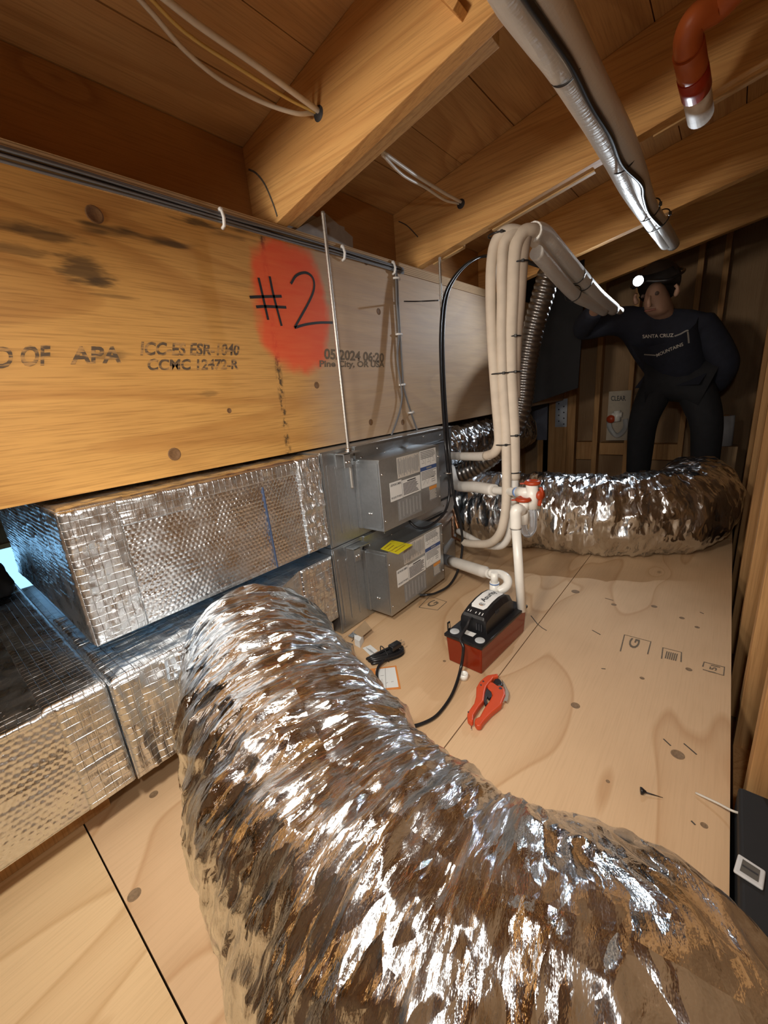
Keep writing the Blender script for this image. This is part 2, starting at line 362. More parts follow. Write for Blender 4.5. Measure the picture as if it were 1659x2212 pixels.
M['navy'] = plain('navy_hoodie', (0.014, 0.017, 0.032), 0.85, 0, 0.25, 30, 0.3)
M['denim'] = plain('dark_trousers', (0.010, 0.011, 0.015), 0.85, 0, 0.3, 30, 0.3)
M['skin'] = plain('skin', (0.42, 0.25, 0.17), 0.5)
M['hair'] = plain('hair', (0.03, 0.02, 0.015), 0.6)
M['glove'] = plain('dark_glove', (0.02, 0.02, 0.024), 0.7)
def tank_mat():
    t = NT('tank_amber'); return t.P(Base_Color=(0.34, 0.036, 0.010), Roughness=0.16, Transmission_Weight=0.35, IOR=1.45, Subsurface_Weight=0.2, Subsurface_Radius=(0.05, 0.01, 0.004), Subsurface_Scale=0.02)
M['tank'] = tank_mat()
t = NT('clear_vinyl'); M['clear'] = t.P(Base_Color=(0.80, 0.84, 0.90), Roughness=0.08, Transmission_Weight=0.85, IOR=1.25)
t = NT('lamp_led'); t.p.inputs['Emission Strength'].default_value = 60; M['led'] = t.P(Base_Color=(1, 1, 1), Emission_Color=(0.85, 0.93, 1.0))
t = NT('window_glass'); M['glass'] = t.P(Base_Color=(0.95, 0.98, 1.0), Roughness=0.02, Transmission_Weight=1.0, IOR=1.1)

def text_mesh(s, bold=False):
    c = bpy.data.curves.new('t', 'FONT'); c.body = s; c.extrude = 0; c.resolution_u = 3
    if bold: c.offset = 0.018 if bold is True else bold
    o = bpy.data.objects.new('t', c); COL.objects.link(o)
    me = bpy.data.meshes.new_from_object(o.evaluated_get(bpy.context.evaluated_depsgraph_get()))
    bpy.data.objects.remove(o); bpy.data.curves.remove(c); return me
def text(name, s, A, B, T, mat, parent, lift=0.0008, bold=False):
    """lettering with baseline A->B and height A->T, lifted off its surface"""
    A, B, T = Vector(A), Vector(B), Vector(T); me = text_mesh(s, bold)
    co = np.array([v.co[:] for v in me.vertices]); lo = co.min(0); hi = co.max(0)
    X = (B-A)/(hi[0]-lo[0]); Yv = (T-A)/(hi[1]-lo[1]); nrm = X.cross(Yv).normalized()*lift
    for v in me.vertices: v.co = A+X*(v.co.x-lo[0])+Yv*(v.co.y-lo[1])+nrm
    return put(name, me, mat, parent)

# ================================================================== THE SETTING
BX = -1.05            # face of the beam
SL = 0.19             # roof slope, rising away from the beam
def raf(x): return 1.30+SL*(x+1.05)
# ---- floor
fl = thing('floor', 'plywood subfloor of the attic', None, (0, 1, 0), kind='structure'); del fl['label']
G = 0.0014
def sheet(x0, x1, y0, y1, mat):
    return MB().box((x0+G, y0+G, -0.018), (x1-G, y1-G, 0)).build('plywood_sheet', mat, fl)
SX, SY, EX = -0.425, 0.05, 0.0885
sheet(-2.25, SX, SY, 2.45, M['ply']); sheet(-2.25, SX, -1.25, SY, M['plyx'])
sheet(SX, EX, 0.52, 2.45, M['ply']); sheet(SX, -0.14, -1.25, 0.52, M['plyx'])
sheet(-2.25, EX, 2.45, 3.75, M['plyx'])
MB().box((-2.3, -1.3, -0.42), (0.8, 3.8, -0.40)).build('deck_below', M['backply'], fl)
for y in (-0.6, 0.0, 0.62, 1.2, 1.8, 2.4, 3.0): MB().box((-2.25, y-0.019, -0.26), (EX-0.03 if y > 0.55 else -0.16, y+0.019, -0.019)).build('joist', M['stud'], fl)
# stamps, knots and cracks on the floor
def fstroke(pts, w, mat, name='crack'): return MB().ribbon([P(a, b, z=0.0004) for a, b in pts], w, (0, 0, 1), 0.0003).build(name, mat, fl)
def stamp(q, s, A, B, T):
    m = MB(); qq = [P(a, b, z=0.0004) for a, b in q]; m.ribbon(qq, 0.0035, (0, 0, 1), 0.0003); m.build('grade_stamp', M['stampf'], fl)
    for k, st in enumerate(s): text('grade_stamp', st, P(*A[k], z=0), P(*B[k], z=0), P(*T[k], z=0), M['stampf'], fl, 0.0006, True)
stamp([(1340,1407),(1349,1371),(1406,1386),(1399,1413)], ['G'], [(1377,1403)], [(1384,1383)], [(1355,1397)])
stamp([(1429,1423),(1432,1399),(1472,1409),(1471,1430)], [], [], [], [])
for k in range(6): fstroke([(1441+4.4*k,1407+1.1*k),(1437+4.4*k,1422+1.1*k)], 0.0030, M['stampf'], 'grade_stamp')
stamp([(1518,1440),(1521,1430),(1565,1441),(1563,1459),(1518,1446)], ['15|'], [(1550,1456)], [(1556,1441)], [(1529,1451)])
stamp([(905,1312),(945,1318),(965,1300),(928,1288),(905,1312)], ['G'], [(930,1313)], [(949,1303)], [(919,1305)])
def knot(px, py, r=0.011, z=0.0):
    c = P(px, py, z=0); o = MB().lathe(c+Vector((0, 0, 0.0002)), (0, 0, 1), [(r, 0), (r*0.86, 0.0007), (r*0.8, 0.0002), (r*0.3, 0.0005), (0.0003, 0.0005)], 18).build('knot', M['knot'], fl); o.scale = (1, 1, 1); return o
t = NT('knot_wood'); M['knot'] = t.P(Base_Color=t.mix(t.noise(t.coord(), 220, 3), (0.12, 0.075, 0.04), (0.34, 0.22, 0.12)), Roughness=0.7)
for a, b, r in ((1243,1278,0.015),(1243,1524,0.011),(1464,1630,0.013),(1326,1306,0.009),(1413,1310,0.010),(1473,1335,0.008),(1387,1465,0.006),(1488,1446,0.008),(1521,1783,0.006),(1313,1688,0.004),(332,1716,0.009),(290,1933,0.011),(1506,1355,0.007),(960,1428,0.005)): knot(a, b, r)
for p in ([(1307,1292),(1325,1297)],[(1279,1361),(1297,1371)],[(1433,1596),(1449,1611)],[(1477,1606),(1490,1617),(1505,1630)],[(1147,1330),(1161,1348),(1172,1357),(1181,1362)],[(1512,1322),(1520,1326)],[(1299,1444),(1308,1445)],[(1493,1773),(1502,1782)],[(760,1386),(764,1380)]): fstroke(p, 0.003, M['stamp'])

t = NT('knot_dark'); M['knotb'] = t.P(Base_Color=t.mix(t.noise(t.coord(), 220, 3), (0.10, 0.05, 0.02), (0.26, 0.13, 0.05)), Roughness=0.7)
# ---- beam wall on the left
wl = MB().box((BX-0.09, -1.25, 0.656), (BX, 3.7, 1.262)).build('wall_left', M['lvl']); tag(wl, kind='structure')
MB().box((BX-0.09, -1.25, 1.262), (BX+0.004, 3.7, 1.298)).build('laminated_strip', M['lam'], wl)
MB().box((BX, -1.25, 1.259), (BX+0.006, 1.0, 1.2625)).build('edge_batten', M['strip'], wl)
def bt(s, A, B, T, mat, bold=0.032): return text('mill_stamp', s, P(*A, x=BX), P(*B, x=BX), P(*T, x=BX), mat, wl, 0.0007, bold)
bt('D OF', (-10,797), (108,789), (-10,749), M['stampb']); bt('APA', (152,787), (262,784), (152,748), M['stampb'])
bt('ICC-ES ESR-1040', (303,768), (516,768), (305,738), M['stampb']); bt('CCMC 12472-R', (318,801), (515,798), (318,775), M['stampb'])
bt('05/2024 06:20', (700,776), (829,783), (700,752), M['stampf']); bt('Pine City, OR USA', (690,797), (830,797), (690,778), M['stampf'])
def mk(pts, w):
    pp = spline([P(a, b, x=BX)+Vector((0.0006, 0, 0)) for a, b in pts], 4); return MB().ribbon(pp, w, (1, 0, 0), 0.0006).build('marker_stroke', M['marker'], wl)
for pts in ([(539,642),(565,641),(608,640)],[(553,663),(575,662),(618,664)],[(558,600),(564,625),(579,691)],[(582,597),(591,640),(608,704)],[(628,613),(640,595),(660,589),(675,600),(678,622),(668,650),(636,708)],[(636,708),(660,701),(690,697),(722,697)]): mk(pts, 0.0075)
for a, b, r in ((377,981,0.016),(684,832,0.011),(801,912,0.012),(870,912,0.012),(818,673,0.012),(204,463,0.017),(495,887,0.007),(790,565,0.012)):
    c = P(a, b, x=BX); MB().lathe(c+Vector((0.0002, 0, 0)), (1, 0, 0), [(r, 0), (r*0.85, 0.0012), (r*0.75, 0.0002), (0.0003, 0.0008)], 16).build('knot', M['knotb'], wl)
# ---- roof: boards, rafters, blocking
ce = thing('ceiling', 'x', None, (0, 1, 1.5), kind='structure'); del ce['label']
DZ = 0.237
xs = [-1.34, -1.15, -0.985, -0.832, -0.64, -0.45, -0.26, -0.07, 0.12, 0.31, 0.50, 0.72]
for i in range(len(xs)-1):
    a, b = xs[i]+0.0015, xs[i+1]-0.0015; za, zb = raf(a)+DZ, raf(b)+DZ; dz = random.uniform(0, 0.0015)
    MB().hexa([(a,-1.25,za+dz),(b,-1.25,zb+dz),(b,3.75,zb+dz),(a,3.75,za+dz)], [(a,-1.25,za+.02),(b,-1.25,zb+.02),(b,3.75,zb+.02),(a,3.75,za+.02)]).build('roof_board', M['deck'], ce)
def rafter(y0, y1, mat):
    m = MB(); a, b = -1.32, 0.72
    m.hexa([(a,y0,raf(a)),(b,y0,raf(b)),(b,y1,raf(b)),(a,y1,raf(a))], [(a,y0,raf(a)+DZ),(b,y0,raf(b)+DZ),(b,y1,raf(b)+DZ),(a,y1,raf(a)+DZ)]); return m.build('rafter', mat, ce, 0.002)
RAFS = [(-0.62, -0.58), (0.155, 0.20), (0.860, 0.900), (1.560, 1.605), (2.315, 2.36), (3.05, 3.095)]
for y0, y1 in RAFS: rafter(y0, y1, M['rafter'])
def furring(y0, y1, x0, x1, drop=0.0, h=0.038, mat='strip'):
    MB().hexa([(x0,y0,raf(x0)-drop),(x1,y0,raf(x1)-drop),(x1,y1,raf(x1)-drop),(x0,y1,raf(x0)-drop)], [(x0,y0,raf(x0)-drop+h),(x1,y0,raf(x1)-drop+h),(x1,y1,raf(x1)-drop+h),(x0,y1,raf(x0)-drop+h)]).build('furring_strip', M[mat], ce, 0.0015)
furring(0.9005, 0.942, -1.05, -0.415, -0.006, 0.03)
furring(1.6055, 1.626, -1.0, -0.86, 0.004); furring(1.6055, 1.626, -0.74, -0.40, 0.004); furring(1.6055, 1.626, -0.25, 0.6, 0.004)
# lighter underside lath of the first rafters
for i in range(len(RAFS)-1):
    y0, y1 = RAFS[i][1], RAFS[i+1][0]
    MB().box((-1.185, y0+.001, 1.30), (-1.150, y1-.001, raf(-1.15)+DZ-.002)).build('rafter_block', M['block'], ce)
MB().box((-1.149, 0.96, 1.30), (-1.135, 1.24, 1.40)).build('blocking_panel', M['greybd'], ce)
pz = MB(); q = [P(a, b, x=-1.128) for a, b in ((635,498),(703,460),(762,512),(763,545),(640,520))]; pz.prism(q, (-0.006, 0, 0)); pz.build('blocking_panel', M['greybd'], ce)
# short block with end grain hanging beside the second rafter
q = [P(940,-30,y=0.855), P(1003,30,y=0.855)]
MB().bar(P(930,-40,y=0.852), P(1000,32,y=0.852), 0.014, 0.055, (0, 1, 0)).build('cleat', M['rafter'], ce, 0.0015)
# ---- walls round about
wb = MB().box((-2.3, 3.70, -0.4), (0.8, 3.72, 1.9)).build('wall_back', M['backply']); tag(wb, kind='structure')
YB = 3.70
def bstud(px0, px1, w=None):
    a = P(px0, 900, y=YB-0.09); b = P(px1, 900, y=YB-0.09)
    MB().box((a.x, YB-0.09, 0.0), (b.x, YB-0.001, 1.62)).build('stud', M['stud'], wb, 0.002)
for a, b in ((1060,1072),(1118,1128),(1174,1186),(1226,1243),(1282,1293),(1352,1362),(1470,1482),(1520,1532)): bstud(a, b)
for a, b, c, d in ((1243,1282,955,992),(1293,1352,957,982),(1362,1470,960,992),(1186,1226,1000,1018)):
    p = P(a, d, y=YB-0.09); q = P(b, c, y=YB-0.09); MB().box((p.x+.001, YB-0.085, p.z), (q.x-.001, YB-0.002, q.z)).build('blocking', M['stud'], wb, 0.002)
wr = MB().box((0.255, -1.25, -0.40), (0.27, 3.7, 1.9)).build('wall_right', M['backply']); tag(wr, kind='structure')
for y in (-0.5, 0.905, 1.245, 1.64, 2.07, 2.55, 3.05):
    MB().box((0.113, y, -0.39), (0.254, y+0.04, raf(0.113)-0.004)).build('stud', M['stud'], wr, 0.0025)
MB().box((0.113, 0.945, -0.30), (0.150, 1.245, -0.19)).build('plate', M['stud'], wr)
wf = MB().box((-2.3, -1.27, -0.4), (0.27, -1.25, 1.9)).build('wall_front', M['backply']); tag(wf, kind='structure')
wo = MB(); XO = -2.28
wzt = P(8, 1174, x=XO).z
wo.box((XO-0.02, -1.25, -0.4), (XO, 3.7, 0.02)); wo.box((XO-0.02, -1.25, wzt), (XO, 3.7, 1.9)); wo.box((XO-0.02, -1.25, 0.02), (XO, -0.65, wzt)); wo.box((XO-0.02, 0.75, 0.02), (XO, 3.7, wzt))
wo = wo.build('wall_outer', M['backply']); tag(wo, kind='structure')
wn = thing('window_1', 'x', None, (XO, 0.05, 0.0), kind='structure'); del wn['label']
MB().box((XO-0.012, -0.65, 0.02), (XO-0.008, 0.75, wzt)).build('pane', M['glass'], wn)
fm = MB(); fm.box((XO-0.02, -0.65, wzt-0.02), (XO+0.01, 0.75, wzt)); fm.box((XO-0.02, -0.65, 0.02), (XO+0.01, 0.75, 0.04)); fm.build('window_frame', M['strip'], wn)
fl2 = None
MB().hexa([(-1.34,-1.25,raf(-1.34)+DZ+.0215),(0.72,-1.25,raf(0.72)+DZ+.0215),(0.72,3.75,raf(0.72)+DZ+.0215),(-1.34,3.75,raf(-1.34)+DZ+.0215)], [(-1.34,-1.25,raf(-1.34)+DZ+.03),(0.72,-1.25,raf(0.72)+DZ+.03),(0.72,3.75,raf(0.72)+DZ+.03),(-1.34,3.75,raf(-1.34)+DZ+.03)]).build('roof_backing', M['backply'], ce)  # unseen sheet added above the boards, keeps sky light out of their joints
# roof over the space behind the beam
MB().box((-2.3, -1.25, 1.30), (-1.186, 3.7, 1.32)).build('soffit_board', M['deck'], ce)

# ================================================================== DUCTWORK
def frames(path):
    path = [Vector(p) for p in path]; n = len(path); T = []; U = []; u = None
    for i in range(n):
        t_ = (path[min(i+1, n-1)]-path[max(i-1, 0)]).normalized()
        if u is None: u = Vector((0, 0, 1)); 
        u = (u-t_*u.dot(t_)).normalized(); T.append(t_); U.append(u)
    return np.array(path), np.array(T), np.array(U)
def resample(pts, step):
    p = np.array([v[:] for v in spline(pts, 24)]); d = np.r_[0, np.cumsum(np.linalg.norm(np.diff(p, axis=0), axis=1))]
    s = np.linspace(0, d[-1], max(4, int(d[-1]/step))); return np.stack([np.interp(s, d, p[:, k]) for k in range(3)], 1), s
def flex_mesh(name, pts, r, step, nc, seed, big=0.012, mid=0.006, sm=0.002, pitch=18.0, flat=True, twist=0.25, rfun=None):
    p, s = resample(pts, step); C_, T, U = frames(p); V = np.cross(T, U)
    a = np.linspace(0, 2*math.pi, nc, endpoint=False); S, A = np.meshgrid(s, a, indexing='ij')
    def q(fs, fa, tw=twist): return np.stack([(S*fs+np.sin(A+seed)*tw*fs*0.05).ravel(), (np.cos(A)*fa).ravel(), (np.sin(A)*fa).ravel()], 1)
    d = big*ridge(q(pitch, 1.2), seed)+mid*ridge(q(pitch*2.3, 1.9), seed+1)+sm*ridge(q(pitch*5.2, 3.2), seed+2)+sm*0.5*ridge(q(pitch*8.0, 6.0), seed+5)
    d = d+0.008*noise3(q(5.0, 1.5), seed+3)+mid*0.5*ridge(q(pitch*1.4, 2.4, 6.0), seed+4)
    R = (r if rfun is None else np.array([rfun(x/s[-1]) for x in s])[:, None])+d.reshape(S.shape)
    PT = C_[:, None, :]+R[..., None]*(np.cos(A)[..., None]*U[:, None, :]+np.sin(A)[..., None]*V[:, None, :])
    if flat: # settles on the floor
        z = PT[..., 2]; PT[..., 2] = np.where((z < 0.02) & (z > -0.09), 0.006+0.08*np.maximum(z, -0.02)+0.004, z) if flat == 1 else z
    UV = np.stack([S, A*r], -1)
    return grid_mesh(name, PT, UV, wrap=2*math.pi*r), p
# big foreground duct
fd = thing('flexible_duct', 'large crinkled silver foil flexible duct curving over the plywood floor from the lower plenum', 'duct', (-0.5, 0.3, 0))
ctrl = [(-0.90,0.47,0.197),(-0.80,0.43,0.197),(-0.66,0.372,0.192),(-0.5,0.31,0.19),(-0.32,0.25,0.185),(-0.16,0.238,0.185),(-0.03,0.265,0.178),(0.03,0.295,0.11),(0.045,0.305,0.0),(0.045,0.305,-0.3)]
me, _ = flex_mesh('foil_jacket', ctrl, 0.185, 0.0024, 460, 11, 0.0060, 0.0055, 0.0028, 13.0, rfun=lambda t: 0.180-0.04*max(0, 1-t/0.05)**2+0.004*math.sin(t*40))
put('foil_jacket', me, M['foil'], fd)
ring = MB().tube([Vector((-0.905, 0.472+0.142*math.cos(a), 0.197+0.142*math.sin(a))) for a in np.linspace(0, 2*math.pi, 40)], 0.006, 8).build('collar_band', M['zinc'], fd)
# far duct
fd2 = thing('flexible_duct', 'silver foil flexible duct lying across the floor between the white pipes and the standing person', 'duct', (-0.4, 2.05, 0))
me, _ = flex_mesh('foil_jacket', [(-1.55,1.90,0.19), (-1.25,1.94,0.19), (-0.95,1.965,0.185), (-0.66,2.0,0.182), (-0.36,2.075,0.182), (-0.15,2.22,0.185), (-0.085,2.42,0.19), (-0.10,2.62,0.19)], 0.18, 0.006, 200, 31, 0.010, 0.007, 0.003, 14.0)
put('foil_jacket', me, M['foil_far'], fd2)
# unit's supply flex beside the beam
fd3 = thing('flexible_duct', 'dark ribbed foil duct leaving the top air handler behind the pipes', 'duct', (-1.25, 1.9, 0.5))
me, _ = flex_mesh('foil_jacket', [(-1.22,1.735,0.512), (-1.20,1.9,0.512), (-1.18,2.15,0.512), (-1.16,2.5,0.50), (-1.12,2.9,0.49)], 0.108, 0.006, 140, 51, 0.008, 0.006, 0.003, 16, flat=False)
put('foil_jacket', me, M['foil_far'], fd3)
cl = MB(); cl.tube([(-1.22,1.655,0.512),(-1.22,1.74,0.512)], 0.106, 40)
cl.build('collar', M['black'], fd3)
# small spiral hose
def spiral_hose(name, label, pts, r, mat):
    p, s = resample(pts, 0.004); C_, T, U = frames(p); V = np.cross(T, U); a = np.linspace(0, 2*math.pi, 28, endpoint=False); S, A = np.meshgrid(s, a, indexing='ij')
    R = r+0.0045*np.abs(np.sin(math.pi*S/0.022+A*0.5)); PT = C_[:, None, :]+R[..., None]*(np.cos(A)[..., None]*U[:, None, :]+np.sin(A)[..., None]*V[:, None, :])
    o = put(name, grid_mesh(name, PT, np.stack([S, A*r], -1), wrap=2*math.pi*r), mat); return tag(o, label, 'hose')
M['hose'] = plain('dark_spiral_metal', (0.20, 0.19, 0.185), 0.3, 0.95)
spiral_hose('spiral_hose', 'dark metal spiral hose hanging beside the insulated pipes', [P(1188,585,y=1.80), P(1172,640,y=1.80), P(1150,720,y=1.80), P(1136,800,y=1.80), P(1128,870,y=1.79), P(1108,930,y=1.77), P(1066,982,y=1.74), P(1020,1012,y=1.72), P(985,1027,y=1.70)], 0.040, M['hose'])

# ---- rectangular plenums
def boxuv(o):
    me = o.data; l = me.uv_layers.get('UVMap') or me.uv_layers.new(name='UVMap')
    for p in me.polygons:
        n = p.normal; k = max(range(3), key=lambda i: abs(n[i])); ij = [i for i in range(3) if i != k]
        for li in p.loop_indices:
            c = me.vertices[me.loops[li].vertex_index].co; l.data[li].uv = (c[ij[0]], c[ij[1]])
    return o
def panel(name, O, U, V, hfun, step, mat, parent, thick=0.0):
    """displaced rectangle; O corner, U and V edge vectors, height along UxV"""
    O, U, V = (np.array(Vector(q)[:]) for q in (O, U, V)); lu, lv = np.linalg.norm(U), np.linalg.norm(V); n = np.cross(U, V); n = n/np.linalg.norm(n)
    nu, nv = int(lu/step)+2, int(lv/step)+2; u = np.linspace(0, lu, nu); v = np.linspace(0, lv, nv); A, B = np.meshgrid(u, v, indexing='ij')
    h = hfun(A, B); e = 0.006
    edge = np.minimum(np.minimum(A, lu-A), np.minimum(B, lv-B)); h = h*np.clip(edge/e, 0, 1)-np.where(edge <= 1e-9, 0.004, 0)
    PT = O+A[..., None]*U/lu+B[..., None]*V/lv+h[..., None]*n
    return put(name, grid_mesh(name, PT, np.stack([A, B], -1)), mat, parent)
def bubbles(p=0.0118, h=0.0026, seed=0, crease=0.0022):
    def f(A, B):
        x = A+0.002*np.sin(B*37); y = B+0.0012*np.sin(A*23+1)
        row = np.round(y/(p*0.88)); xo = x-(row % 2)*p/2; dx = xo-np.round(xo/p)*p; dy = y-row*p*0.88
        d = np.sqrt(dx*dx+dy*dy)/(0.47*p); q = np.stack([(A*9).ravel(), (B*16).ravel(), np.zeros(A.size)+seed], 1)
        amp = (0.75+0.35*noise3(q*3, seed+5)).reshape(A.shape)
        out = h*amp*np.sqrt(np.clip(1-d*d, 0, 1))+0.004*noise3(q*0.6, seed).reshape(A.shape)
        q2 = np.stack([(A*14).ravel(), (B*55).ravel(), np.zeros(A.size)+seed], 1)
        return out+crease*np.clip(ridge(q2, seed+2), 0.55, 1).reshape(A.shape)
    return f
def wrinkles(seed=0, amp=0.0022, fx=30, fy=30):
    def f(A, B):
        q = np.stack([(A*fx).ravel(), (B*fy).ravel(), np.zeros(A.size)+seed], 1)
        return (amp*ridge(q, seed)+amp*0.6*ridge(q*2.3, seed+1)+amp*1.2*noise3(q*0.3, seed+2)).reshape(A.shape)+0.003
    return f
tp = thing('duct_plenum', 'silver bubble-foil wrapped rectangular duct joining the top air handler under the beam', 'duct', (-1.3, 0.5, 0.344))
X0, Y0, Y1, Z0, Z1 = -0.975, 0.168, 0.842, 0.344, 0.640
boxuv(MB().box((-1.75, Y0, Z0), (X0, Y1, Z1)).build('duct_board', M['tape'], tp))
panel('bubble_wrap', (X0, Y0+0.07, Z0+0.004), (0, Y1-Y0-0.08, 0), (0, 0, Z1-Z0-0.02), bubbles(seed=3), 0.0022, M['bubble'], tp)
panel('foil_tape', (X0+0.003, Y0, Z0), (0, 0.105, 0), (0, 0, Z1-Z0), wrinkles(5, 0.0026), 0.003, M['tape'], tp)
panel('foil_tape', (X0+0.004, Y0+0.10, Z1-0.060), (0, 0.16, 0), (0, 0, 0.060), wrinkles(6, 0.002), 0.003, M['tape'], tp)
panel('foil_tape', (X0+0.004, Y0+0.25, Z1-0.040), (0, 0.34, 0), (0, 0, 0.040), wrinkles(16, 0.002), 0.003, M['tape'], tp)
panel('foil_tape', (X0+0.004, Y1-0.095, Z0), (0, 0.095, 0), (0, 0, Z1-Z0+0.004), wrinkles(8, 0.0040, 60, 25), 0.0026, M['tape'], tp)
panel('end_wrap', (X0, Y0-0.002, Z1), (-0.775, 0, 0), (0, 0, Z0-Z1), bubbles(0.0118, 0.0020, 9), 0.003, M['bubble'], tp)
panel('top_wrap', (X0, Y0, Z1), (0, Y1-Y0, 0), (-0.22, 0, 0), wrinkles(12, 0.0016, 20, 30), 0.005, M['bubble'], tp)
MB().bar((X0+0.0065, 0.628, Z0+0.004), (X0+0.0065, 0.622, Z1-0.05), 0.0045, 0.003).build('zip_tie', plain('blue_strap', (0.05, 0.08, 0.16), 0.4), tp)
lp = thing('duct_plenum', 'low silver bubble-foil box duct resting behind the big flexible duct, dark cloth on it', 'duct', (-1.3, -0.2, 0.0))
LX, LZ0, LZ1, LY = -0.878, 0.072, 0.312, 0.145
boxuv(MB().box((-1.90, -0.62, LZ0), (LX, LY, LZ1)).build('duct_board', M['tape'], lp))
panel('bubble_wrap', (LX, -0.60, LZ0), (0, LY-0.075+0.60, 0), (0, 0, LZ1-LZ0), bubbles(0.0125, 0.0028, 21), 0.0025, M['bubble'], lp)
panel('foil_tape', (LX+0.003, LY-0.085, LZ0), (0, 0.085, 0), (0, 0, LZ1-LZ0), wrinkles(22, 0.0018, 22, 40), 0.003, M['tape'], lp)
panel('bubble_wrap', (LX, LY-0.09-0.5, LZ1), (0, 0.5, 0), (-0.95, 0, 0), bubbles(0.0125, 0.0018, 24, 0.003), 0.004, M['bubble'], lp)
panel('foil_tape', (LX, LY-0.10, LZ1+0.001), (0, 0.10, 0), (-1.02, 0, 0), wrinkles(26, 0.0010, 14, 10), 0.004, M['tape'], lp)
panel('edge_tape', (LX+0.004, -0.6, LZ1-0.012), (0, LY+0.6, 0), (-0.006, 0, 0.014), wrinkles(28, 0.003, 50, 50), 0.0028, M['tape'], lp)
for k in range(4):
    sx = MB().box((LX-0.25*k-0.06, -0.3, 0.0005), (LX-0.25*k-0.10, 0.1, LZ0)).build('bearer', M['stud'], lp)
lr = thing('duct_plenum', 'silver foil transition box between the low box duct and the lower air handler', 'duct', (-1.3, 0.5, 0))
pl = [(-0.872,0.148),(-0.872,0.34),(-0.905,0.40),(-0.925,0.60),(-0.972,0.70),(-0.975,0.842),(-1.7,0.842),(-1.7,0.148)]
m = MB(); m.prism([(x, y, 0.072) for x, y in pl], (0, 0, 0.232)); boxuv(m.build('duct_board', M['tape'], lr))
panel('foil_tape', (-0.872, 0.148, 0.072), (0, 0.19, 0), (0, 0, 0.232), wrinkles(41, 0.0040, 45, 12), 0.003, M['tape'], lr)
panel('foil_tape', (-0.972, 0.705, 0.072), (0, 0.135, 0), (0, 0, 0.232), wrinkles(42, 0.0032, 40, 20), 0.003, M['tape'], lr)
panel('top_wrap', (-0.873, 0.15, 0.304), (0, 0.42, 0), (-0.45, 0, 0), wrinkles(43, 0.0024, 14, 46), 0.004, M['tape'], lr)
for k in range(3): MB().box((-1.0-0.2*k, 0.25, 0.0005), (-1.04-0.2*k, 0.8, 0.072)).build('bearer', M['stud'], lr)
# dark cloth on the low duct
PT = []
c0 = P(2, 1272, z=0.33)
bm = bmesh.new(); bmesh.ops.create_icosphere(bm, subdivisions=4, radius=1)
co = np.array([v.co[:] for v in bm.verts]); d = 1+0.35*noise3(co*1.7, 71)+0.16*ridge(co*3.1, 72)
for v, k in zip(bm.verts, d): v.co = Vector((v.co.x*0.13*k, v.co.y*0.055*k, max(-0.3, v.co.z*k)*0.085))+Vector((c0.x-0.02, c0.y-0.035, 0.345))
me = bpy.data.meshes.new('cloth'); bm.to_mesh(me); bm.free(); me.polygons.foreach_set('use_smooth', [True]*len(me.polygons))
tag(put('dark_cloth', me, plain('dark_grey_cloth', (0.03, 0.03, 0.033), 0.75, 0, 0.3, 30, 0.5)), 'crumpled dark grey cloth lying on the low foil box duct', 'cloth')

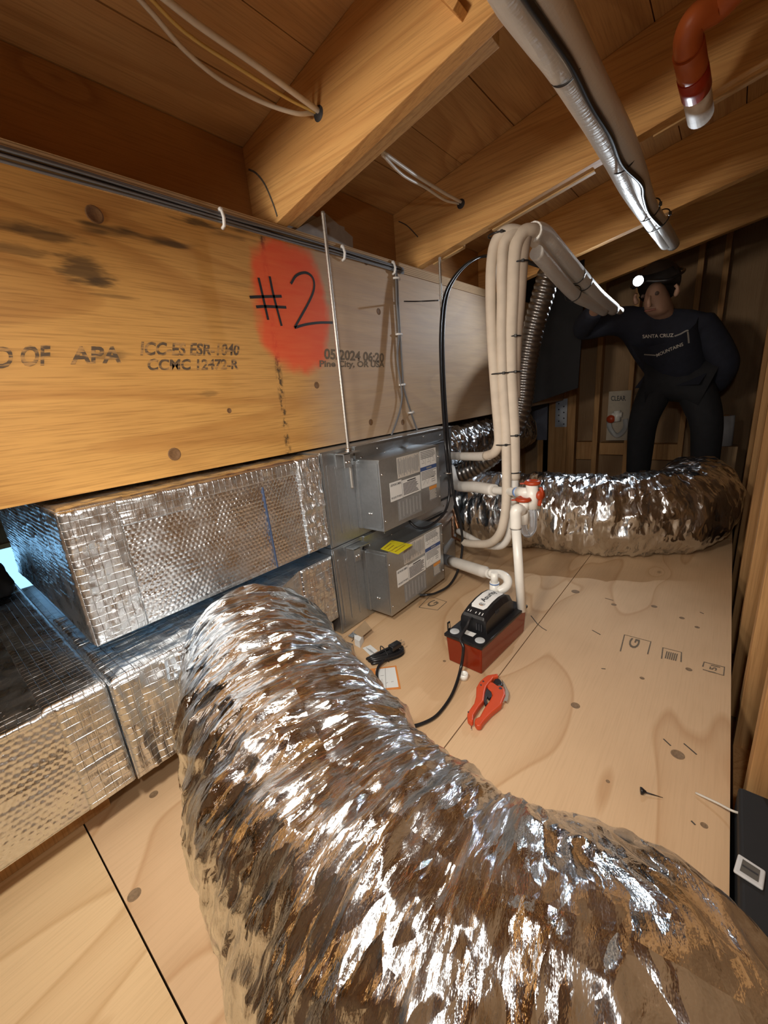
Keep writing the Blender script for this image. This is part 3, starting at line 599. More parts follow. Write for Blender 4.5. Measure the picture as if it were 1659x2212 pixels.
# ================================================================== AIR HANDLERS
def bars(m, y0, y1, z0, z1, n, x, gap=0.45, ragged=0.25):
    h = (z1-z0)/n
    for i in range(n):
        e = y1-(y1-y0)*random.uniform(0, ragged); m.box((x, y0, z1-h*(i+1)+h*gap), (x+0.0003, e, z1-h*i)) if h > 0 else None
def air_handler(dz, label, rod, low=False):
    t = thing('air_handler', label, 'air handler', (-1.2, 1.25, 0.325+dz), 'stacked ducted air handlers')
    b, z0, z1 = 0.327+dz, 0.327+dz, 0.650+dz
    MB().box((-1.64, 0.846, z0), (-0.972, 1.652, z1)).build('casing', M['galv'], t, 0.002)
    MB().box((-0.972, 0.850, z0+0.004), (-0.968, 0.985, z1-0.004)).build('side_panel', M['galv'], t, 0.0015)
    MB().box((-0.972, 1.000, z1-0.052), (-0.967, 1.650, z1-0.003)).build('top_flange', M['galv'], t, 0.0015)
    MB().box((-0.972, 1.000, z1-0.004), (-0.960, 1.650, z1-0.001)).build('flange_lip', M['galv'], t)
    for y, a, c in ((0.868, 0.03, 0.275), (0.905, 0.045, 0.265), (0.948, 0.045, 0.265)):
        m = MB(); n = 10; w = 0.0065; pts = [(y+w*math.cos(math.pi*k/n), z0+c+w*math.sin(math.pi*k/n)) for k in range(n+1)]+[(y+w*math.cos(math.pi+math.pi*k/n), z0+a+w*math.sin(math.pi+math.pi*k/n)) for k in range(n+1)]
        m.prism([(-0.9682, p, q) for p, q in pts], (0.0025, 0, 0)); m.build('embossed_rib', M['galv'], t, 0.0012)
    # control box
    bx0, bx1, y0, y1, c0, c1 = -0.968, -0.860, 0.995, 1.362, 0.357+dz, 0.605+dz
    cb = MB().box((bx0, y0, c0), (bx1, y1, c1)).build('control_box', M['galv'], t, 0.0015)
    MB().box((bx0, y0-0.012, c0+0.004), (bx0+0.016, y0, c1-0.004)).build('box_flange', M['galv'], cb, 0.001)
    MB().box((bx0+0.016, y0-0.0025, c0+0.012), (bx1-0.006, y0, c1-0.012)).build('box_end_cover', M['galv'], cb, 0.001)
    MB().box((bx1, y0+0.0, c1-0.005), (bx1+0.002, y1, c1+0.001)).build('cover_lip', M['galv'], cb)
    def screw(x, y, z, ax=(1, 0, 0)): MB().lathe((x, y, z), ax, [(0.0042, 0), (0.0042, 0.0016), (0.003, 0.0028), (0.0002, 0.003)], 10).build('screw', M['zinc'], cb)
    for y, z in ((y0+0.012, c1-0.05), (y0+0.012, c0+0.035), (y1-0.006, c1-0.045), (y1-0.006, c0+0.04)): screw(bx1, y, z)
    for y, z in ((1.03, z1-0.045), (1.12, z1-0.025), (1.16, z1-0.046), (1.30, z1-0.043), (1.42, z1-0.02), (1.55, z1-0.03)): screw(-0.967, y, z)
    screw(-0.92, y0-0.0025, c0+0.06, (0, -1, 0)); screw(-0.91, y0-0.0025, c0+0.06, (0, -1, 0))
    # printed labels
    def rect(TL, BL, BR):
        a, c_, d_ = P(*TL, x=bx1), P(*BL, x=bx1), P(*BR, x=bx1); return (min(a.y, c_.y), d_.y, (c_.z+d_.z)/2+dz, a.z+dz)
    def lab(name, q, mat, th=0.0004): return MB().box((bx1, q[0], q[2]), (bx1+th, q[1], q[3])).build(name, mat, cb)
    xs_ = bx1+0.0004
    q = rect((858.2,988.5),(859.6,1034.3),(907.5,1018.8)); q = (q[0], q[1], q[2], min(q[3], c1-0.008)); lab('rating_label', q, M['labeld']); m = MB()
    yy = q[0]+0.003
    while yy < q[1]-0.004:
        w = random.choice((0.0012, 0.002, 0.003)); zb = q[2]+0.003+random.random()*0.02; m.box((xs_, yy, zb), (xs_+0.0003, yy+w, q[3]-0.003-random.random()*0.012)); yy += w+0.0018
    m.build('fine_print', M['inkg'], cb)
    qb = rect((907.9,972.8),(908.3,1011.4),(943.6,999.3)); qb = (q[1]+0.003, y1-0.022, qb[2], min(qb[3], c1-0.007)); lab('instruction_label', qb, M['label'])
    m = MB(); bars(m, qb[0]+.004, qb[1]-.003, qb[3]-0.034, qb[3]-.004, 5, xs_)
    for k in range(3):
        ya = qb[0]+0.008+k*0.036; zc = qb[2]+0.012
        m.ribbon([(xs_, ya+.004, zc+.03), (xs_, ya+.013, zc+.026), (xs_, ya+.009, zc+.014), (xs_, ya+.018, zc+.006)], 0.0012, (1, 0, 0), 0.0003); m.box((xs_, ya+.002, zc+.002), (xs_+.0003, ya+.02, zc+.0035)); m.box((xs_, ya+.026, zc-.006), (xs_+.0003, ya+.027, zc+.03))
    m.build('fine_print', M['inkg'], cb)
    qc = rect((908.3,1019.8),(910.0,1057.2),(944.5,1042.7)); qc = (qb[0], qb[1], qc[2], qc[3])
    lab('blue_band', (qb[0], qb[1], qc[3], qb[2]), M['blue'])
    mid = (qc[3]+qb[2])/2; MB().box((bx1+0.0004, qb[0]+.040, mid-.003), (bx1+0.0008, qb[0]+.074, mid+.003)).build('band_print', M['inkg'], cb)
    lab('instruction_label', qc, M['label']); m = MB(); bars(m, qc[0]+.004, qc[1]-.003, qc[3]-0.036, qc[3]-.003, 6, xs_); bars(m, qc[0]+.07, qc[1]-.012, qc[2]+.008, qc[2]+.034, 3, xs_, 0.7)
    m.ribbon([(xs_, qc[0]+.012, qc[2]+.012), (xs_, qc[0]+.03, qc[2]+.03), (xs_, qc[0]+.042, qc[2]+.012), (xs_, qc[0]+.055, qc[2]+.03)], 0.0012, (1, 0, 0), .0003); m.build('fine_print', M['inkg'], cb)
    qd = rect((869.3,1037.9),(871,1075.3),(909.1,1057.9)); lab('warning_label', qd, M['label']); m = MB(); bars(m, qd[0]+.004, qd[1]-.004, qd[2]+.004, qd[3]-.012, 10, xs_, 0.5); m.box((xs_, qd[0]+.03, qd[3]-.009), (xs_+.0003, qd[1]-.03, qd[3]-.005)); m.build('fine_print', M['ink'], cb)
    qe = rect((842,1044),(844.5,1086.2),(869.8,1074.1)); lab('phone_label', qe, M['label'])
    text('label_words', 'USE PHONE CAMERA', (bx1, qe[0]+.004, qe[3]-.014), (bx1, qe[1]-.004, qe[3]-.014), (bx1, qe[0]+.004, qe[3]-.006), M['ink'], cb, 0.0008, True)
    text('label_words', 'FOR QUICK TIP VIDEOS', (bx1, qe[0]+.004, qe[2]+.007), (bx1, qe[1]-.004, qe[2]+.007), (bx1, qe[0]+.004, qe[2]+.015), M['ink'], cb, 0.0008, True)
    qf = rect((928.1,1051.2),(928.8,1082.5),(944,1074.1)); lab('caution_label', qf, M['labelg']); MB().box((xs_, qf[0], qf[3]-.013), (xs_+.0003, qf[1], qf[3])).build('caution_band', M['lorange'], cb); m = MB(); bars(m, qf[0]+.002, qf[1]-.002, qf[2]+.003, qf[3]-.015, 9, xs_, 0.5); m.build('fine_print', M['labeld'], cb)
    qg = rect((860.1,1085),(862,1121.1),(911,1094.6)); qg = (qg[0], qg[1], max(qg[2]-.012, c0+.012), qd[2]-.004); lab('wiring_label', qg, M['labelg']); m = MB()
    for k in range(7): m.box((xs_, qg[0]+.006+k*.021, qg[2]+.006+.004*(k % 3)), (xs_+.0003, qg[0]+.013+k*.021, qg[3]-.006-.005*(k % 2)))
    m.build('fine_print', plain('label_print_mid', (0.34, 0.34, 0.34), 0.5), cb)
    # hanging bracket
    br = MB(); br.box((-0.968, 0.905, z1-0.062), (-0.964, 0.985, z1-0.012)); br.box((-0.968, 0.905, z1-0.016), (-0.925, 0.985, z1-0.012)); br.box((-0.929, 0.905, z1-0.058), (-0.925, 0.935, z1-0.012)); br.build('hanger_bracket', M['galv'], t, 0.001)
    for y in (0.914, 0.926): MB().lathe((-0.925, y, z1-0.04), (1, 0, 0), [(0.0055, 0), (0.0055, 0.003), (0.003, 0.005), (0.0002, 0.005)], 8).build('bracket_screw', M['zinc'], t)
    # end fittings
    MB().box((-1.05, 1.652, z0+0.02), (-0.975, 1.656, z1-0.03)).build('end_plate', M['dkmetal'], t)
    MB().lathe((-0.972, 1.46, z0+0.06), (1, 0, 0), [(0.028, 0), (0.028, 0.02), (0.018, 0.028), (0.018, 0.036), (0.0002, 0.036)], 20).build('drain_plug', M['black'], t)
    MB().box((-0.970, 1.40, z0+0.14), (-0.955, 1.46, z1-0.08)).build('terminal_block', M['black'], t, 0.002)
    for k, zz in enumerate((0.26, 0.24, 0.20, 0.16, 0.15, 0.11)): MB().lathe((-0.970, 1.50+0.02*(k % 3), z0+zz), (1, 0, 0), [(0.004, 0), (0.003, 0.003), (0.0002, 0.003)], 8).build('screw', M['zinc'], t)
    MB().box((-0.968, 1.38, z1-0.06), (-0.950, 1.56, z1-0.058)).build('pipe_bracket', M['dkmetal'], t)
    return t, z0, z1, c1
u1, _, UZ1, _ = air_handler(0.0, 'upper galvanised steel air handler hung below the beam by a threaded rod', True)
u2, _, U2Z1, C2 = air_handler(-0.325, 'lower galvanised steel air handler with a yellow sticker on its control box', False)
cb2 = [c for c in u2.children if c.name.startswith('control_box')][0]
q = [P(a, b, z=C2) for a, b in ((822,1186),(846,1167),(892,1177),(860,1198))]
MB().prism([v+Vector((0, 0, 0.0004)) for v in q][::-1], (0, 0, 0.0004)).build('yellow_label', M['yellow'], cb2)
m = MB()
for k in range(4):
    a = q[0].lerp(q[3], 0.15+0.2*k); b_ = q[1].lerp(q[2], 0.15+0.2*k); m.ribbon([a.lerp(b_, 0.1)+Vector((0,0,.0011)), a.lerp(b_, 0.5+0.4*random.random())+Vector((0,0,.0011))], 0.004, (0, 0, 1), 0.0003)
m.build('yellow_label_print', plain('label_brown_print', (0.35, 0.22, 0.02), 0.6), cb2)
# threaded rods
def rod(name, label, x, y, z0, z1, nuts):
    t = thing(name, label, 'rod', (x, y, z0), 'hanger rods'); p = [(x, y, z0+(z1-z0)*k/140) for k in range(141)]
    MB().tube(p, [0.0058 if k % 2 else 0.0050 for k in range(141)], 10).build('rod', M['rod'], t)
    for z in nuts: MB().lathe((x, y, z), (0, 0, 1), [(0.0002, 0), (0.010, 0), (0.010, 0.009), (0.0002, 0.009)], 6).build('nut', M['zinc'], t); MB().lathe((x, y, z-0.002), (0, 0, 1), [(0.0002, 0), (0.014, 0), (0.014, 0.002), (0.0002, 0.002)], 16).build('washer', M['zinc'], t)
rod('threaded_rod', 'long threaded steel rod crossing the red paint on the beam', -0.945, 0.948, 0.515, raf(-0.945)-0.001, (0.6415,))
r2 = P(948, 528, x=-0.955)
rod('threaded_rod', 'threaded steel rod behind the black cables, dropping from the second rafter', -0.955, r2.y, 0.655, r2.z, (r2.z-0.012,))
# ================================================================== WIRING
def cable(name, label, pts, r, mat, cat='cable', group=None, n=8, seg=8):
    return tag(MB().tube(spline(pts, n), r, seg).build(name, mat), label, cat, group)
# bundle along the top of the beam, then down to the air handlers
wt = thing('wire_bundle', 'bundle of thin grey cables stapled along the top edge of the beam', 'cable', (BX, 0.3, 1.28))
for k in range(5):
    zz = 1.280-0.0048*k; xx = BX+0.0075+0.003*(k % 2)
    m = MB().tube(spline([(xx, -1.2, zz)]+[(xx+random.uniform(0, .003), -1.2+2.66*j/14, zz+random.uniform(-.002, .002)) for j in range(1, 14)]+[(xx, 1.455, zz)], 4), 0.0027, 6); m.build('cable', M['cableg'] if k != 2 else M['blackrub'], wt)
def clip(px, py, vert, parent, x=BX):
    c = P(px, py, x=x+0.012); m = MB()
    d = Vector((0, 0, 1)) if vert else Vector((0, 1, 0)); s_ = Vector((0, 1, 0)) if vert else Vector((0, 0, 1))
    L = 0.020 if not vert else 0.014
    m.tube([c+s_*L*1.0-Vector((0.008, 0, 0)), c+s_*L*0.8+Vector((0.002, 0, 0)), c+Vector((0.006, 0, 0)), c-s_*L*0.8+Vector((0.002, 0, 0)), c-s_*L-Vector((0.008, 0, 0))], 0.0042, 8)
    m.lathe(c+s_*L+Vector((-0.006, 0, 0)), (1, 0, 0), [(0.006, 0), (0.006, 0.006), (0.003, 0.008), (0.0002, 0.008)], 10)
    return m.build('clip', M['white'], parent)
for a, b in ((481,472),(742,547),(851,579)): clip(a, b, False, wt)
vt = thing('wire_drop', 'pair of grey cables clipped down the beam to the upper air handler', 'cable', P(905, 955, x=-1.03))
xv = BX+0.012
c1_ = [P(a, b, x=xv) for a, b in ((851,582),(857,592),(860,650),(864,720),(869,800),(871,831),(884,880),(905,940))]+[P(912, 962, x=-0.985)]
c2_ = [P(a, b, x=xv) for a, b in ((849,581),(855,596),(857,655),(861,722),(858,775),(866,831),(868,860),(862,893),(849,930))]+[P(846, 938, x=-1.03)]
for p in (c1_, c2_): MB().tube(spline(p, 6), 0.0036, 8).build('cable', M['cableg'], vt)
for a, b in ((858,601),(863,722),(870,831)): clip(a, b, True, vt)
clip(889, 891, True, vt).scale = (1, 1, 1)
# white cables through the rafters
e1 = P(686, 238, y=0.858); e1b = P(676, 245, y=0.858)
def rc(label, pts, mat, r=0.0048): return cable('house_cable', label, pts, r, mat, 'cable', 'house wiring through the rafters')
rc('straight white cable entering the hole in the first rafter', [P(322,-30,y=0.47), P(430,55,y=0.56), P(560,146,y=0.69), e1, e1+Vector((0.0, 0.035, 0.0))], M['cablew'], 0.0062)
rc('slack white cable sagging into the hole in the first rafter', [P(275,-30,y=0.46), P(330,30,y=0.50), P(400,110,y=0.57), P(480,175,y=0.65), P(570,222,y=0.74), P(640,245,y=0.81), e1b, e1b+Vector((0, 0.035, 0.002))], M['cablew'], 0.0048)
rc('yellowish cable between two white cables at the first rafter', [P(300,-30,y=0.465), P(400,70,y=0.555), P(520,150,y=0.66), P(620,212,y=0.78), P(680,242,y=0.858), P(680,242,y=0.858)+Vector((0, 0.035, 0))], M['cabley'], 0.0036)
e2 = P(995, 436, y=1.558)
rc('straight white cable entering the hole in the second rafter', [P(826,328,y=0.99), P(900,380,y=1.19), P(960,417,y=1.42), e2, e2+Vector((0, 0.03, 0))], M['cablew'], 0.005)
e3 = P(990, 440, y=1.558)
rc('slack white cable sagging into the hole in the second rafter', [P(826,334,y=0.99), P(870,378,y=1.11), P(920,406,y=1.28), P(960,432,y=1.45), e3, e3+Vector((0, 0.03, 0))], M['cablew'], 0.004)
for e, nm in ((e1, 0), (e2, 1)):
    yy = (0.860, 1.560)[nm]; MB().lathe((e.x, yy-0.0004, e.z-0.006), (0, -1, 0), [(0.016, 0), (0.0155, 0.0006), (0.0002, 0.0006)], 20).build('cable_hole', M['ink'], ce)
# pencilled arc and circle mark on rafter and blocks
MB().ribbon(spline([P(a, b, y=0.8595) for a, b in ((537,366),(553,374),(572,398),(590,440),(599,468))], 4), 0.005, (0, -1, 0), 0.0005).build('marker_stroke', M['stamp'], ce)
MB().ribbon(spline([P(a, b, y=1.5595) for a, b in ((861,478),(880,488),(903,512))], 4), 0.004, (0, -1, 0), 0.0005).build('marker_stroke', M['stamp'], ce)

# ================================================================== REFRIGERANT PIPES
def ring_tie(pts, parent, r=0.0022, name='cable_tie'):
    return MB().tube(spline(pts+[pts[0]], 5), r, 6).build(name, M['black'], parent)
def ring_at(c, d, a, b, up=None, n=10):
    c = Vector(c); d = Vector(d).normalized(); s_ = Vector(up) if up else Vector((0, 0, 1)); u = d.cross(s_).normalized(); w = u.cross(d)
    return [c+u*a*math.cos(2*math.pi*k/n)+w*b*math.sin(2*math.pi*k/n) for k in range(n)]
def Z2(pts, z): return [P(800+a/1.931, b/1.931, z=z) for a, b in pts]
ov = thing('overhead_pipe_run', 'pair of silver foil insulated pipes with a black cable strapped under the rafters', 'pipe', (-0.3, 1.4, 1.33))
t = NT('foil_pipe_wrap'); c = t.coord(); nz = t.noise(t.map(c, (90, 12, 90)), 1, 3)
M['pipefoil'] = t.P(Base_Color=(0.80, 0.79, 0.76), Metallic=0.35, Roughness=0.42, Normal=t.bump(t.math('ADD', nz, t.math('MULTIPLY', t.noise(t.map(c, (14, 110, 14)), 1, 2), 0.6)), 0.5, 0.003))
oz = 1.372
zA = Z2([(560,-70),(600,0),(700,140),(790,262),(880,410),(950,530),(1025,672),(1085,790),(1170,920),(1235,1015)], oz)
zB = Z2([(705,-70),(742,0),(800,110),(862,228),(965,420),(1058,590),(1110,720),(1160,860),(1222,955),(1262,1020)], oz+0.004)
ext = lambda l: [l[0]+(l[0]-l[1]).normalized()*k for k in (1.5, 1.1, 0.75, 0.45, 0.22, 0.08)]+l
zA, zB = ext(zA), ext(zB)
MB().tube(spline(zA, 8), 0.0265, 18).build('insulated_pipe', M['pipefoil'], ov); MB().tube(spline(zB, 8), 0.0265, 18).build('insulated_pipe', M['pipefoil'], ov)
zC = Z2([(620,-60),(655,0),(760,150),(840,270),(920,430),(1000,560),(1050,680),(1130,762),(1140,820),(1162,885),(1212,940)], oz-0.026)
zC = ext(zC)
MB().tube(spline(zC, 8), 0.0068, 10).build('control_cable', M['blackrub'], ov)
def ov_tie(A, B):
    a = P(800+A[0]/1.931, A[1]/1.931, z=oz); b = P(800+B[0]/1.931, B[1]/1.931, z=oz); c = (a+b)/2; u = (b-a)/2
    pts = [c+u*math.cos(k*math.pi/6)*1.02+Vector((0, 0, 0.0305))*math.sin(k*math.pi/6) for k in range(12)]
    ring_tie(pts, ov); MB().box(tuple(b+Vector((-.004,-.004,-.006))), tuple(b+Vector((.005,.005,.006)))).build('tie_head', M['black'], ov, 0.001)
ov_tie((752,312),(892,215)); ov_tie((1000,690),(1110,632)); ov_tie((1120,900),(1210,850)); ov_tie((1150,950),(1250,890))
# brown-tan pipes dropping to the units
B0_ = 1.35
def path(l): return [P(a, b, y=y) for a, b, y in l]
E1_ = Vector((-0.985, 1.657, 0.515))
ls1 = thing('line_set', 'tan foam insulated pipe looping down to the upper air handler', 'pipe', P(1070, 985, y=B0_))
pA1 = path([(1330,668,2.45),(1282,640,2.1),(1225,592,1.78),(1178,545,1.55),(1140,510,1.42),(1108,497,1.37),(1084,505,1.35),(1068,530,1.345),(1061,580,1.34),(1060,650,1.34),(1062,720,1.34),(1067,800,1.34),(1072,870,1.34),(1077,930,1.34),(1077,958,1.34),(1068,977,1.35),(1050,985,1.38)])
MB().tube(spline(pA1, 7), 0.0165, 16).build('foam_insulation', M['insul'], ls1)
pe = spline([P(1058,983,y=1.37), P(1035,986,y=1.43), P(972,985,y=1.60)], 6); MB().tube(pe, 0.0170, 16).build('pipe_stub', M['insulw'], ls1)
MB().tube([P(972,985,y=1.60), E1_], 0.006, 10).build('copper_tail', plain('copper', (0.55, 0.27, 0.14), 0.35, 1.0), ls1)
ls2 = thing('line_set', 'tan foam insulated pipe running down and bending to the lower air handler', 'pipe', P(1075, 1160, y=B0_))
pA2 = path([(1340,672,2.5),(1290,648,2.15),(1232,600,1.82),(1186,552,1.58),(1150,515,1.45),(1122,502,1.39),(1102,508,1.36),(1088,530,1.35),(1084,580,1.345),(1084,650,1.345),(1083,720,1.345),(1085,800,1.345),(1089,870,1.345),(1093,930,1.345),(1094,1000,1.34),(1094,1060,1.335),(1091,1110,1.335),(1080,1152,1.34),(1058,1173,1.37),(1025,1175,1.42),(1002,1172,1.46)])
MB().tube(spline(pA2, 7), 0.0160, 16).build('foam_insulation', M['insul'], ls2)
MB().tube([P(1002,1172,y=1.46), P(978,1160,y=1.56), Vector((-0.985,1.657,0.235))], 0.006, 10).build('copper_tail', MATS['copper'], ls2)
ls3 = thing('line_set', 'thicker insulated pipe with foil wrap, strapped upright beside the thin pair', 'pipe', P(1100, 1165, y=B0_))
pB = path([(1176,505,1.50),(1150,498,1.42),(1128,504,1.385),(1114,530,1.37),(1109,580,1.365),(1106,650,1.365),(1103,720,1.365),(1103,800,1.365),(1106,870,1.365),(1109,930,1.365),(1110,990,1.365),(1110,1035,1.365)])
MB().tube(spline(pB, 7), [0.0205]*(7*11+1), 16).build('foam_insulation', M['insul'], ls3)
pB2 = path([(1136,508,1.405),(1128,560,1.385),(1122,650,1.385),(1116,720,1.385),(1112,800,1.385),(1112,860,1.385)])
MB().tube(spline(pB2, 7), 0.0185, 16).build('foam_insulation', plain('pipe_insulation_dark', (0.40, 0.32, 0.25), 0.75, 0, 0.1, 25, 0.3), ls3)
pBl = path([(1108,1085,1.36),(1106,1120,1.36),(1098,1160,1.37),(1080,1180,1.39),(1045,1176,1.46),(1010,1158,1.52),(990,1147,1.58)])
MB().tube(spline(pBl, 7), 0.0135, 14).build('foam_insulation', M['insulw'], ls3)
MB().tube([P(1110,1030,y=1.365), P(1109,1060,y=1.365), P(1108,1090,y=1.36)], 0.0165, 14).build('pipe_stub', M['insulw'], ls3)
MB().tube([P(990,1147,y=1.58), Vector((-0.985,1.658,0.265))], 0.006, 10).build('copper_tail', MATS['copper'], ls3)
pF = path([(1152,500,1.43),(1172,505,1.49),(1195,530,1.57),(1225,565,1.70),(1260,605,1.90),(1292,640,2.12),(1325,668,2.4)])
MB().tube(spline(pF, 7), 0.0275, 16).build('foil_wrap', M['pipefoil'], ls3)
pF2 = path([(1158,545,1.46),(1185,575,1.56),(1215,610,1.72),(1245,640,1.9),(1275,655,2.08),(1305,672,2.3)])
ls4 = thing('line_set', 'short silver pipe below the foil wrapped one, heading to the headlamp', 'pipe', P(1215, 610, y=1.72))
MB().tube(spline(pF2, 7), 0.022, 16).build('foil_wrap', M['pipefoil'], ls4)
for k, (a, b, y, par) in enumerate(((1262,610,1.92,ls3),(1246,594,1.82,ls3),(1238,634,1.85,ls4))):
    c = P(a, b, y=y); ring_tie(ring_at(c, P(a+30, b+32, y=y+0.2)-c, 0.030, 0.030), par, 0.0018)
def vring(px, py, y, a, b, par, head=True):
    c = P(px, py, y=y); ring_tie(ring_at(c, (0, 0, 1), a, b, (0, 1, 0)), par, 0.0024)
    if head: h = c+Vector((a*0.7, -b*0.7, 0)); MB().box(tuple(h-Vector((.004,.005,.004))), tuple(h+Vector((.004,.003,.004)))).build('tie_head', M['black'], par, 0.001)
vring(1078, 807, 1.342, 0.032, 0.020, ls2); vring(1107, 804, 1.372, 0.026, 0.026, ls3); vring(1106, 728, 1.374, 0.028, 0.026, ls3); vring(1118, 570, 1.38, 0.036, 0.028, ls3)
vring(1085, 960, 1.342, 0.028, 0.019, ls2); vring(1110, 940, 1.366, 0.022, 0.022, ls3); vring(1110, 1020, 1.366, 0.022, 0.022, ls3, False); vring(1075, 507, 1.35, 0.030, 0.024, ls1)
# black control cables
bc = thing('control_cable', 'black control cables arching from the pipes down to both air handlers', 'cable', (-0.87, 1.45, 0.3))
top = [P(1300,650,y=2.25), P(1240,612,y=2.05), P(1195,588,y=1.94), P(1150,570,y=1.88), P(1100,556,y=1.84), P(1048,553,x=-0.865), P(1012,567,x=-0.895), P(980,600,x=-0.922), P(960,645,x=-0.935), P(953,720,x=-0.935), P(954,800,x=-0.925), P(958,880,x=-0.90), P(964,960,x=-0.862), P(969,1020,x=-0.852)]
la = top+[P(a, b, x=x) for a, b, x in ((970,1073,-0.85),(959,1109,-0.852),(932,1134,-0.87),(906,1141,-0.89),(886,1128,-0.92),(880,1110,-0.945))]
lb = [p+Vector((0.006, 0.008, 0.002)) for p in top]+[P(a, b, x=x) for a, b, x in ((981,1073,-0.835),(995,1133,-0.82),(999,1181,-0.815),(990,1230,-0.82),(971,1264,-0.82),(942,1281,-0.828),(922,1285,-0.838))]+[Vector((-0.90, 1.18, 0.022))]
for p in (la, lb, [q_+Vector((0.001, -0.008, -0.003)) for q_ in top[:-1]]+[P(967,1018,x=-0.856)]): MB().tube(spline(p, 7), 0.0052, 10).build('cable', M['blackrub'], bc)
c = P(967, 1022, x=-0.853); ring_tie(ring_at(c, (0, 0.1, 1), 0.015, 0.015, (0, 1, 0)), bc, 0.0025).data.materials[0] = M['zinc']
tag(MB().tube(spline([P(873,651,x=xv+0.01), P(905,651,x=-1.0), P(948,649,x=-0.91)], 4), 0.0026, 6).build('cable_tie', M['black']), 'long black cable tie bridging the clipped wires and the black cables', 'cable tie')

# ================================================================== DRAIN PIPES AND PUMP
dr = thing('condensate_drain', 'white plastic trap and pipe with two red caps standing in the pump', 'pipe', (-0.45, 1.2, 0.1))
DY = 1.265
def q_(px, py, y=DY): return P(px, py, y=y)
RP = 0.0185
ins = [Vector((-0.985,1.657,0.45)), P(985,1047,y=1.56), P(1030,1052,y=1.46), P(1068,1059,y=1.40)]
MB().tube(spline(ins, 6), 0.0225, 18).build('insulation_sleeve', M['insulw'], dr)
MB().tube(spline([P(1068,1059,y=1.40), P(1092,1061,y=1.36), P(1108,1062,y=1.31), P(1122,1063,y=1.275)], 6), 0.0150, 18).build('pipe', M['pvc'], dr)
MB().cyl(P(1116,1063,y=1.287), P(1119,1063,y=1.28), 0.0165, 20).build('primer_ring', M['pvcb'], dr)
tee = MB(); tee.cyl(q_(1149,1046), q_(1150,1098), RP, 24); tee.cyl(P(1119,1063,y=1.278), q_(1145,1066), RP*0.95, 24); tee.build('tee', M['pvc'], dr)
def cap(px, py, y):
    c = P(px, py, y=y); MB().lathe(c, (0, 0, 1), [(0.0185, -0.008), (0.026, -0.004), (0.025, 0.002), (0.021, 0.006), (0.017, 0.007), (0.014, 0.001), (0.0002, 0.001)], 28).build('cap', M['redcap'], dr)
    MB().bar(c+Vector((-0.020, -0.006, -0.003)), c+Vector((-0.036, -0.010, -0.004)), 0.012, 0.004).build('cap_tab', M['redcap'], dr, 0.001)
cap(1150, 1042, DY)
sc = P(1168, 1070, y=DY); m = MB(); m.tube(spline([sc+Vector((-0.002, 0, 0.026)), sc+Vector((0.004, 0, 0.012)), sc+Vector((0.0, 0, -0.012)), sc+Vector((-0.004, 0, -0.034))], 5), [0.006]*16, 10); m.build('cap_strap', M['redcap'], dr); MB().lathe(sc+Vector((0.0, 0.0, 0.0)), (1, -0.4, 0), [(0.0002, -0.006), (0.015, -0.006), (0.017, 0), (0.012, 0.007), (0.0002, 0.007)], 20).build('spare_cap', M['redcap'], dr)
MB().tube(spline([q_(1151,1096), q_(1152,1125), q_(1151,1142), q_(1143,1153), q_(1136,1152,1.255), q_(1131,1140,1.25), q_(1132,1124,1.25)], 6), 0.0118, 20).build('clear_trap', M['clear'], dr)
t2 = MB(); t2.cyl(q_(1132,1084,1.245), q_(1133,1131,1.25), 0.0135, 24); t2.cyl(q_(1132,1084,1.245), q_(1132,1100,1.245), 0.0155, 24); t2.tube([q_(1131,1104,1.245), q_(1121,1101,1.22)], 0.0150, 20); t2.build('tee', M['pvc'], dr)
cap(1131, 1078, 1.245)
PV = Vector((-0.449, 1.172, 0.088))
vt_ = P(1114, 1128, y=1.205)
MB().tube(spline([vt_+Vector((0, 0, -0.02)), vt_+Vector((0, 0, 0.012)), P(1114,1106,y=1.205), P(1118,1100,y=1.212), P(1126,1102,y=1.235)], 6), 0.0180, 24).build('elbow', M['pvc'], dr)
MB().cyl(PV, vt_, 0.0145, 24).build('pipe', M['pvc'], dr)
MB().cyl(vt_-Vector((0, 0, 0.02)), vt_-Vector((0, 0, 0.0215)), 0.0182, 24).build('joint_ring', M['ink'], dr)
d2 = thing('condensate_drain', 'white insulated drain pipe with grey coupling from the lower air handler to the pump', 'pipe', (-0.7, 1.4, 0.1))
s0 = Vector((-0.985, 1.657, 0.115))
g0 = P(950, 1205, y=1.50); g1 = P(975, 1212, y=1.44); g2 = P(1060, 1240, y=1.25)
MB().cyl(s0, g0, 0.017, 18).build('stub', M['labelg'], d2); MB().cyl(g0, g1, 0.024, 24).build('coupling', plain('grey_coupling', (0.10, 0.10, 0.105), 0.5), d2)
MB().tube(spline([g1, g1.lerp(g2, 0.75), g2], 5), [0.0225]*8+[0.0175]*3, 20).build('insulation_sleeve', M['insulw'], d2)
TY = 1.19
MB().tube(spline([P(1058,1238,y=1.25), P(1080,1240,y=1.245), P(1094,1248,y=1.235), P(1097,1260,y=1.222), P(1090,1270,y=1.205), P(1076,1277,y=TY)], 5), 0.0150, 20).build('elbow', M['pvc'], d2)
m = MB(); m.cyl(P(1068,1236,y=TY), P(1068,1262,y=TY), 0.0125, 22); m.build('riser', M['pvc'], d2)
pin = P(1067, 1288, y=TY); pin.z = 0.095
MB().cyl(P(1068,1257,y=TY), pin, 0.0160, 22).build('tee', M['pvc'], d2)
MB().cyl(P(1068,1258,y=TY), P(1068,1261,y=TY), 0.0163, 22).build('primer_ring', M['pvcb'], d2)

